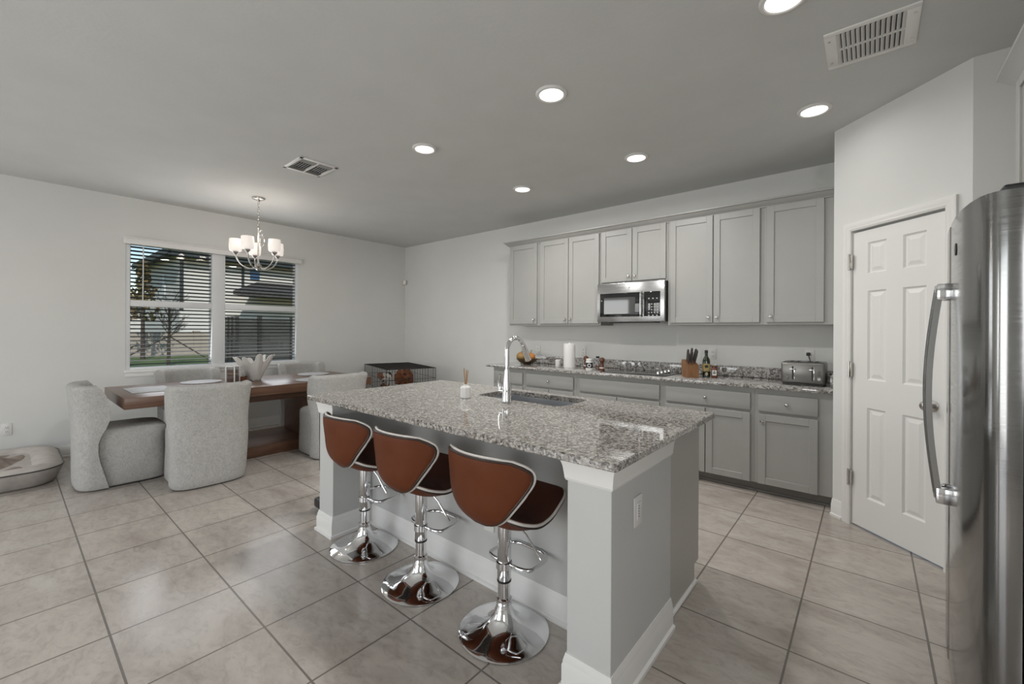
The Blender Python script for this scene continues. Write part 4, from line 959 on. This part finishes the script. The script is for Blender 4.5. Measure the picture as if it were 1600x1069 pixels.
# ------------------------------------------------------------------ chandelier
chd = T('chandelier', 'brushed nickel chandelier with five frosted glass shades above the dining table', 'chandelier', (-5.3, 1.84, H))
cx, cy = -5.3, 1.84
mb = MB(); mb.lathe([(.066, 0), (.066, -.010), (.058, -.020), (.02, -.026), (.012, -.045), (0, -.046)], (cx, cy, H), 30); O('canopy', mb, M_['nickel'], chd)
mb = MB(); z = H - .045; k = 0
def link(mb, c, hw, hh, rot, q=.0026):
    P = []
    for i in range(16): a = 2 * PI * i / 16; P.append((c[0] + hw * math.cos(a) * math.cos(rot), c[1] + hw * math.cos(a) * math.sin(rot), c[2] + hh * math.sin(a)))
    mb.tube(P, q, 6, closed=True)
while z > 2.50: link(mb, (cx, cy, z - .018), .010, .020, (k % 2) * PI / 2 + .6); z -= .033; k += 1
O('chain', mb, M_['nickel'], chd)
mb = MB(); link(mb, (cx + CAM_R.x * .032, cy + CAM_R.y * .032, 2.44), .018, .030, YAW, .0026); link(mb, (cx + CAM_R.x * .042, cy + CAM_R.y * .042, 2.345), .026, .062, YAW, .0028)
mb.tube([(cx, cy, 2.53), (cx + CAM_R.x * .02, cy + CAM_R.y * .02, 2.48)], .003, 6)
O('slack_chain_loop', mb, M_['nickel'], chd)
mb = MB(); mb.lathe([(0, 2.012), (.008, 2.016), (.016, 2.03), (.012, 2.042), (.026, 2.05), (.034, 2.062), (.030, 2.078), (.014, 2.09), (.010, 2.12), (.008, 2.30), (.008, 2.48), (.012, 2.495), (.004, 2.512), (0, 2.512)], (cx, cy, 0), 20); O('stem', mb, M_['nickel'], chd)
for k in range(5):
    a = math.radians(26 + 72 * k); d = Vector((math.cos(a), math.sin(a), 0))
    P = []
    for q, z in ((.022, 2.058), (.052, 2.040), (.095, 2.038), (.15, 2.062), (.19, 2.105), (.212, 2.15), (.22, 2.19)): P.append((cx + d.x * q, cy + d.y * q, z))
    Q = []
    for i in range(len(P) - 1):
        for s_ in range(4):
            t_ = s_ / 4; Q.append(tuple(catmull([(j, P[j][ax]) for j in range(len(P))], i + t_) for ax in range(3)))
    Q.append(P[-1])
    mb = MB(); mb.tube(Q, .0065, 10); am = O('arm', mb, M_['nickel'], chd)
    ex, ey = P[-1][0], P[-1][1]
    mb = MB(); mb.lathe([(.006, 2.18), (.022, 2.196), (.030, 2.212), (.024, 2.216), (.015, 2.24), (0, 2.24)], (ex, ey, 0), 20); O('cup', mb, M_['nickel'], am)
    mb = MB(); mb.lathe([(.020, 2.214), (.054, 2.220), (.061, 2.232), (.064, 2.29), (.060, 2.355), (.057, 2.355), (.060, 2.29), (.057, 2.235), (.02, 2.219)], (ex, ey, 0), 30, cap=(False, False)); O('shade', mb, M_['shade'], am, label='frosted white glass shade')
    light('chandelier_bulb', 'POINT', (ex, ey, 2.40), .8, (1, .90, .80), shadow_soft_size=.04)

# ------------------------------------------------------------------ dog crate with two dogs, dog bed, vacuum
cr = T('dog_crate', 'black wire dog crate in the far room corner', 'crate')
cr['label'] = 'black wire dog crate in the far corner behind the island'
CW, CDp, CHt = .60, .37, .785
def wires(mb, plane, a0, a1, b0, b1, c, sa, sb, q=.0021):
    def P(a, b): return {'x': (c, a, b), 'y': (a, c, b), 'z': (a, b, c)}[plane]
    n = max(1, round((a1 - a0) / sa))
    for i in range(n + 1): a = a0 + (a1 - a0) * i / n; mb.tube([P(a, b0), P(a, b1)], q, 5)
    n = max(1, round((b1 - b0) / sb))
    for i in range(n + 1): b = b0 + (b1 - b0) * i / n; mb.tube([P(a0, b), P(a1, b)], q * 1.3, 5)
for nm, pl, a0, a1, b0, b1, c in (('side_panel', 'y', -CW, CW, .03, CHt, -CDp), ('side_panel', 'y', -CW, CW, .03, CHt, CDp), ('end_panel', 'x', -CDp, CDp, .03, CHt, -CW), ('end_panel', 'x', -CDp, CDp, .03, CHt, CW)):
    mb = MB(); wires(mb, pl, a0, a1, b0, b1, c, .04, .15)
    O(nm, mb, M_['wire'], cr)
mb = MB(); wires(mb, 'z', -CW, CW, -CDp, CDp, CHt, .038, .125, .0024)
for sx in (-1, 1):
    mb.tube([(-CW, sx * CDp, CHt), (CW, sx * CDp, CHt)], .0045, 6); mb.tube([(sx * CW, -CDp, CHt), (sx * CW, CDp, CHt)], .0045, 6)
O('roof_panel', mb, M_['wire'], cr)
mb = MB()
for sx in (-1, 1):
    for sy in (-1, 1): mb.tube([(sx * CW, sy * CDp, .0045), (sx * CW, sy * CDp, CHt)], .0042, 6)
O('corner_frame', mb, M_['wire'], cr)
mb = MB(); mb.box(-CW + .01, CW - .01, -CDp + .01, CDp - .01, .0006, .022, .004); O('floor_tray', mb, M_['black'], cr)
cr.location = (-5.66, 3.98, 0); cr.rotation_euler = (0, 0, math.radians(-17))
def fur(name, c1, c2, scale, thr=None):
    m = noisy(name, c1, c2, scale, .95, .8, 55); return m
M_['fur'] = fur('curly_red_brown_fur', (.075, .022, .008), (.24, .085, .032), 26)
def spotted():
    m = base_mat('white_and_brown_fur', (.6, .57, .53), .95); co = coords(m)
    n = N(m, 'ShaderNodeTexNoise', Scale=7.5, Detail=2.0); L(m, co, n.inputs['Vector'])
    n2 = N(m, 'ShaderNodeTexNoise', Scale=5.0, Detail=1.0); mp = coords(m, (1.3, 1.2, 1.1)); L(m, mp, n2.inputs['Vector'])
    w1 = ramp(m, n.outputs['Fac'], [(0, (.63, .60, .56)), (.53, (.025, .015, .012))], 'CONSTANT')
    s_ = ramp(m, n2.outputs['Fac'], [(0, (0, 0, 0)), (.56, (1, 1, 1))], 'CONSTANT')
    L(m, mixc(m, s_, w1, (.26, .10, .05, 1)), B(m).inputs['Base Color']); return m
M_['spot'] = spotted()
def dog(label, base, yaw, sc, mat, ears, rest):
    """sitting dog facing local +X"""
    t = T('dog', label, 'dog', base)
    Md = Matrix.Translation(base) @ Matrix.Rotation(yaw, 4, 'Z') @ Matrix.Scale(sc, 4)
    mb = MB()
    def b(x, y, z, a, b_=None, c=None): mb.ball((x, y, z), a, b_, c, 18, M=Md)
    def chain(P, R, k=9):
        for (p, q), (a, c) in zip(zip(P, P[1:]), zip(R, R[1:])):
            for i in range(k): s_ = i / (k - 1); b(*[p[j] + (q[j] - p[j]) * s_ for j in range(3)], a + (c - a) * s_)
    chain([(-.17, 0, .13), (-.08, 0, .22), (.03, 0, .32), (.075, 0, .40)], [.105, .115, .105, .075])       # croup to chest
    chain([(.07, 0, .38), (.10, 0, .50), (.115, 0, .555)], [.08, .062, .06])                                # neck
    b(.125, 0, .585, .082, .075, .072); chain([(.17, 0, .565), (.235, 0, .545)], [.050, .033])              # skull, muzzle
    for s_ in (-1, 1):
        chain([(.07, s_ * .065, .32), (.085, s_ * .07, .17), (.09, s_ * .07, .03)], [.052, .038, .030]); b(.115, s_ * .07, .022, .042, .032, .022)   # fore legs, paws
        b(-.10, s_ * .095, .12, .105, .062, .11); chain([(-.03, s_ * .105, .10), (-.09, s_ * .11, .035), (.0, s_ * .115, .024)], [.05, .034, .028]); b(.02, s_ * .115, .022, .045, .032, .022)  # thigh, hock, hind paw
        if ears == 'long': chain([(.105, s_ * .068, .63), (.10, s_ * .098, .57), (.115, s_ * .10, .49)], [.026, .036, .034])
        else: chain([(.10, s_ * .055, .645), (.115, s_ * .085, .635), (.145, s_ * .095, .595)], [.024, .026, .016])
    chain([(-.23, 0, .07), (-.28, .07, .05), (-.24, .17, .05)], [.04, .035, .025])                          # tail
    o = O('body', mb, mat, t, ang=None)
    rm = o.modifiers.new('remesh', 'REMESH'); rm.mode = 'VOXEL'; rm.voxel_size = .010; rm.use_smooth_shade = True
    sm = o.modifiers.new('smooth', 'SMOOTH'); sm.factor = .6; sm.iterations = 5
    tx = bpy.data.textures.new('curl', 'CLOUDS'); tx.noise_scale = .035; dm = o.modifiers.new('curls', 'DISPLACE'); dm.texture = tx; dm.strength = .022; dm.mid_level = .5; dm.texture_coords = 'GLOBAL'
    mb = MB(); b2 = mb.ball((.268, 0, .553), .016, .019, .014, 12, M=Md); O('nose', mb, M_['black'], t, label='black nose')
    for s_ in (-1, 1): mb = MB(); mb.ball((.194, s_ * .036, .600), .012, .012, .012, 10, M=Md); O('eye', mb, M_['blackglass'], t, label='dark eye')
    return t
def facing(x, y): return math.atan2(-y, -x)
p = (-5.50, 3.90); dog('curly reddish brown dog sitting in the wire crate', (p[0], p[1], .0235), facing(*p) + .45, 1.12, M_['fur'], 'long', None)
p = (-5.84, 3.87); dog('white dog with dark and brown patches sitting at the left in the crate', (p[0], p[1], .0235), facing(*p) - .15, 1.0, M_['spot'], 'short', None)

db = T('dog_bed', 'cream fleece bolster dog bed at the left wall', 'dog bed', (-5.88, -.2, 0))
bx0, bx1, by0, by1 = -6.385, -5.345, -.76, .345
mb = MB(); mb.loft([rrect(bx0 + .09, bx1 - .075, by0 + .07, by1 - .075, .16, .0006, 9), rrect(bx0 + .05, bx1 - .045, by0 + .04, by1 - .045, .19, .02, 9), rrect(bx0 + .01, bx1 - .006, by0, by1 - .006, .22, .12, 9), rrect(bx0, bx1, by0, by1, .22, .142, 9)]); O('side_wall', mb, M_['bedside'], db, ang=1)
mb = MB(); mb.tube([(p[0], p[1], .146) for p in rrect(bx0, bx1, by0, by1, .22, .146, 9)], .006, 6, closed=True); O('piping', mb, M_['khandle'], db, label='dark piping', ang=2)
def ib(a, b, z, q): return rrect(bx0 + a, bx1 - a, by0 + a, by1 - b, q, z, 9)
mb = MB(); mb.loft([ib(.003, .003, .145, .22), ib(.022, .03, .170, .205), ib(.055, .09, .184, .18), ib(.10, .17, .170, .14), ib(.13, .21, .12, .12), ib(.20, .30, .098, .08)]); O('bolster', mb, M_['bed'], db, ang=1)
mb = MB(); n = 40
def hgt(u, v):
    e = min(1, 6 * min(u, 1 - u, v, 1 - v)); return .142 + e * (.035 + .024 * math.sin(9 * u + 3.2 * math.sin(5 * v + 1)) + .016 * math.sin(17 * v + 4 * u + 2 * math.sin(7 * u)))
def bl0(u, v): return (bx0 + .15 + u * .73 + .02 * math.sin(6 * v), by0 + .16 + v * .71 + .02 * math.sin(7 * u), hgt(u, v))
slab(mb, lambda u, v: (*bl0(u, v)[:2], bl0(u, v)[2] - .012), bl0, n, n)
O('blanket', mb, M_['blanket'], label='rumpled taupe blanket lying in the dog bed', cat='blanket', ang=1.2)

vc = T('upright_vacuum', 'black upright vacuum half hidden behind the left island column', 'vacuum', (-3.1, 1.62, 0))
mb = MB(); mb.box(-3.21, -2.97, 1.50, 1.72, .012, .085, .02); O('floor_head', mb, M_['black'], vc)
mb = MB(); mb.lathe([(.035, -.015), (.04, -.01), (.04, .01), (.035, .015)], seg=20, M=Matrix.Translation((-3.20, 1.62, .0408)) @ Matrix.Rotation(PI / 2, 4, 'Y')); O('wheel', mb, M_['fridgeside'], vc)
mb = MB(); mb.loft([[(-3.10 + q * math.cos(2 * PI * j / 20), 1.57 + .9 * q * math.sin(2 * PI * j / 20), z) for j in range(20)] for z, q in ((.07, .06), (.12, .068), (.22, .07), (.30, .055), (.34, .035))]); O('dust_canister', mb, M_['black'], vc)
mb = MB(); mb.tube([(-3.13, 1.53, .30), (-3.135, 1.53, .60), (-3.135, 1.53, .78)], .020, 12); mb.tube([(-3.135, 1.53, .78), (-3.12, 1.57, .84), (-3.09, 1.62, .84), (-3.08, 1.62, .76)], .016, 10); O('handle', mb, M_['black'], vc)

# ------------------------------------------------------------------ outside the dining window
M_['grass'] = noisy('lawn_grass', (.045, .085, .018), (.10, .15, .035), 1.5, .95)
M_['siding'] = noisy('pale_siding', (.58, .57, .53), (.61, .60, .56), 1, .8)
M_['roof'] = noisy('dark_shingle_roof', (.035, .035, .036), (.075, .07, .066), 9, .9)
M_['fascia'] = base_mat('dark_teal_fascia', (.02, .03, .034), .6)
M_['bluewin'] = base_mat('blue_window_glass', (.02, .07, .17), .1)
M_['blockw'] = base_mat('beige_block_wall', (.34, .30, .25), .9)
M_['fence'] = base_mat('dark_green_vinyl_fence', (.05, .052, .046), .6)
M_['bark'] = noisy('dark_bark', (.035, .026, .02), (.07, .055, .042), 30, .9)
M_['leafb'] = noisy('bronze_green_leaves', (.06, .065, .02), (.17, .10, .035), 3, .8)
M_['whitep'] = base_mat('white_window_trim', (.6, .62, .65), .5)
GZ = -.15
mb = MB(); mb.box(-75, XW - .2, -45, 60, GZ - .2, GZ); struct('ground', mb, M_['grass'], ang=None)
hs = T('house', 'two storey pale sided neighbor house seen through the blinds', 'house', (-38, 18, GZ))
mb = MB(); mb.box(-43, -33, 7.0, 26, GZ + .001, 6.1); O('wall', mb, M_['siding'], hs, ang=None)
mb = MB(); mb.add([(-43.5, 6.4, 6.1), (-32.4, 6.4, 6.1), (-32.4, 26.6, 6.1), (-43.5, 26.6, 6.1), (-43.5, 6.4, 6.3), (-32.4, 6.4, 6.3), (-32.4, 26.6, 6.3), (-43.5, 26.6, 6.3), (-38, 11.5, 7.6), (-38, 21.5, 7.6)],
    [(3, 2, 1, 0), (0, 1, 5, 4), (1, 2, 6, 5), (2, 3, 7, 6), (3, 0, 4, 7), (4, 5, 8), (5, 6, 9, 8), (6, 7, 9), (7, 4, 8, 9)]); O('roof', mb, M_['roof'], hs, ang=None)
mb = MB(); mb.box(-32.4, -32.2, 6.3, 26.7, 5.75, 6.28); mb.box(-43.5, -32.2, 6.25, 6.4, 5.9, 6.28); mb.box(-33.0, -32.92, 7.0, 7.18, 2.5, 5.8); mb.box(-32.99, -32.90, 10.42, 10.56, 3.9, 5.8); O('fascia', mb, M_['fascia'], hs, ang=None)
mb = MB(); mb.box(-33.0, -32.94, 10.95, 11.53, 4.8, 5.75); O('window', mb, M_['bluewin'], hs, label='blue window', ang=None)
mb = MB(); mb.box(-37.2, -36.6, 6.93, 7.0, 3.6, 5.0); f_ = O('window', mb, M_['whitep'], hs, ang=None)
mb = MB(); mb.add([(-33, 11.4, 4.65), (-30.6, 9.2, 3.75), (-30.6, 20, 3.75), (-33, 20, 4.65), (-33, 11.4, 3.55), (-30.6, 9.2, 3.5), (-30.6, 20, 3.5), (-33, 20, 3.55)], [(0, 1, 2, 3), (7, 6, 5, 4), (0, 4, 5, 1), (1, 5, 6, 2), (2, 6, 7, 3)]); O('porch_roof', mb, M_['roof'], hs, ang=None)
h2 = T('house', 'distant low roofed house at the left edge of the window view', 'house', (-60, 6, GZ))
mb = MB(); mb.box(-66, -54, -2, 10.5, GZ + .001, 3.2); O('wall', mb, M_['siding'], h2, ang=None)
mb = MB(); mb.add([(-66.5, -2.5, 3.2), (-53.5, -2.5, 3.2), (-53.5, 11, 3.2), (-66.5, 11, 3.2), (-60, 2, 5.4), (-60, 7, 5.4)], [(3, 2, 1, 0), (0, 1, 4), (1, 2, 5, 4), (2, 3, 5), (3, 0, 4, 5)]); O('roof', mb, M_['roof'], h2, ang=None)
mb = MB(); mb.box(-29.2, -29.0, -6, 14, GZ + .001, 1.15)
for i in range(7): mb.box(-29.25, -28.95, -6 + i * 3.2, -5.7 + i * 3.2, GZ + .001, 1.22)
O('garden_wall', mb, M_['blockw'], label='low beige block wall across the back of the lawn', cat='wall', ang=None)
fn = T('fence', 'dark green vinyl privacy fence panels right in the window view', 'fence', (-15, 7, GZ))
mb = MB(); mb.box(-15.03, -14.99, 4.62, 9.5, GZ + .03, 1.66); mb.box(-16.2, -15.0, 4.58, 4.62, GZ + .03, 1.66); O('panel', mb, M_['fence'], fn, ang=None)
for (x, y) in ((-15, 4.6), (-15, 5.25), (-15, 6.25), (-15, 7.3), (-15, 8.4), (-15, 9.5), (-15.35, 4.6), (-15.7, 4.6), (-16.2, 4.6)):
    mb = MB(); mb.box(x - .055, x + .065, y - .055, y + .055, GZ + .001, 1.74); ps = O('post', mb, M_['black'], fn, ang=None)
def branches(mb, p, d, ln, q, dep, rng, spread=.6):
    p = Vector(p); e = p + d * ln
    mb.tube([p, (p + e) / 2 + Vector((rng.uniform(-1, 1), rng.uniform(-1, 1), rng.uniform(-1, 1))) * ln * .05, e], lambda v: q * (1 - .4 * v), 5)
    tips.append(e)
    if dep == 0: return
    for k in range(3 if dep > 1 else 4):
        dd = (d + Vector((rng.uniform(-1, 1), rng.uniform(-1, 1), rng.uniform(-.25, .7))) * spread).normalized()
        branches(mb, p + (e - p) * rng.uniform(.45, 1), dd, ln * rng.uniform(.6, .8), q * .55, dep - 1, rng, spread)
rng = random.Random(4)
# young bare tree held by stakes
bx, by = -21.5, 4.22
tr = T('young_tree', 'young bare tree with thin twigs held by two leaning stakes', 'tree', (bx, by, GZ))
mb = MB(); mb.tube([(bx, by, GZ), (bx + .02, by, .7), (bx, by + .02, 1.5), (bx, by, 2.4)], lambda v: .065 - .03 * v, 8); O('trunk', mb, M_['bark'], tr)
mb = MB(); tips = []
for z in (1.0, 1.15, 1.3, 1.45, 1.6, 1.8, 2.0, 2.2):
    for k in range(3):
        a = rng.uniform(0, 2 * PI); branches(mb, (bx, by, z), Vector((math.cos(a) * .8, math.sin(a) * .8, .75)).normalized(), .48, .014, 2, rng, .7)
O('twig_crown', mb, M_['bark'], tr, ang=None)
for (dx, dy) in ((0.3, -2.0), (.3, 1.55)):
    mb = MB(); mb.tube([(bx + dx, by + dy, GZ), (bx, by, 1.05)], .03, 6); O('stake', mb, M_['bark'], tr)
# leafy bronze tree near the house corner
def leafy(name, label, x, y, h, spread, nleaf, group=None):
    t = T(name, label, 'tree', (x, y, GZ), group); rn = random.Random(int(x * 10))
    mb = MB(); mb.tube([(x, y, GZ), (x, y, h * .6), (x + .1, y, h * .95)], lambda v: .10 - .06 * v, 7); O('trunk', mb, M_['bark'], t)
    mb = MB()
    for i in range(nleaf):
        k = rn.random(); z = h * (.38 + .62 * k); R = spread * (1.15 - k) * math.sqrt(rn.random()) * (.6 + .4 * math.sin(9 * k) ** 2)
        a = rn.uniform(0, 2 * PI); c = Vector((x + R * math.cos(a), y + R * math.sin(a), z)); s_ = rn.uniform(.06, .14)
        u_ = Vector((rn.uniform(-1, 1), rn.uniform(-1, 1), rn.uniform(-1, 1))).normalized(); v_ = u_.orthogonal().normalized()
        mb.add([c - u_ * s_ * 1.6, c + v_ * s_ * .7, c + u_ * s_ * 1.6, c - v_ * s_ * .7], [(0, 1, 2, 3)])
    O('foliage', mb, M_['leafb'], t, ang=None); return t
leafy('leafy_tree', 'bronze leaved tree standing before the shaded house side', -27.0, 4.3, 4.6, .85, 330)
leafy('shrub', 'dark shrub growing at the left bottom corner of the window view', -22.0, 2.3, 1.25, .9, 500)
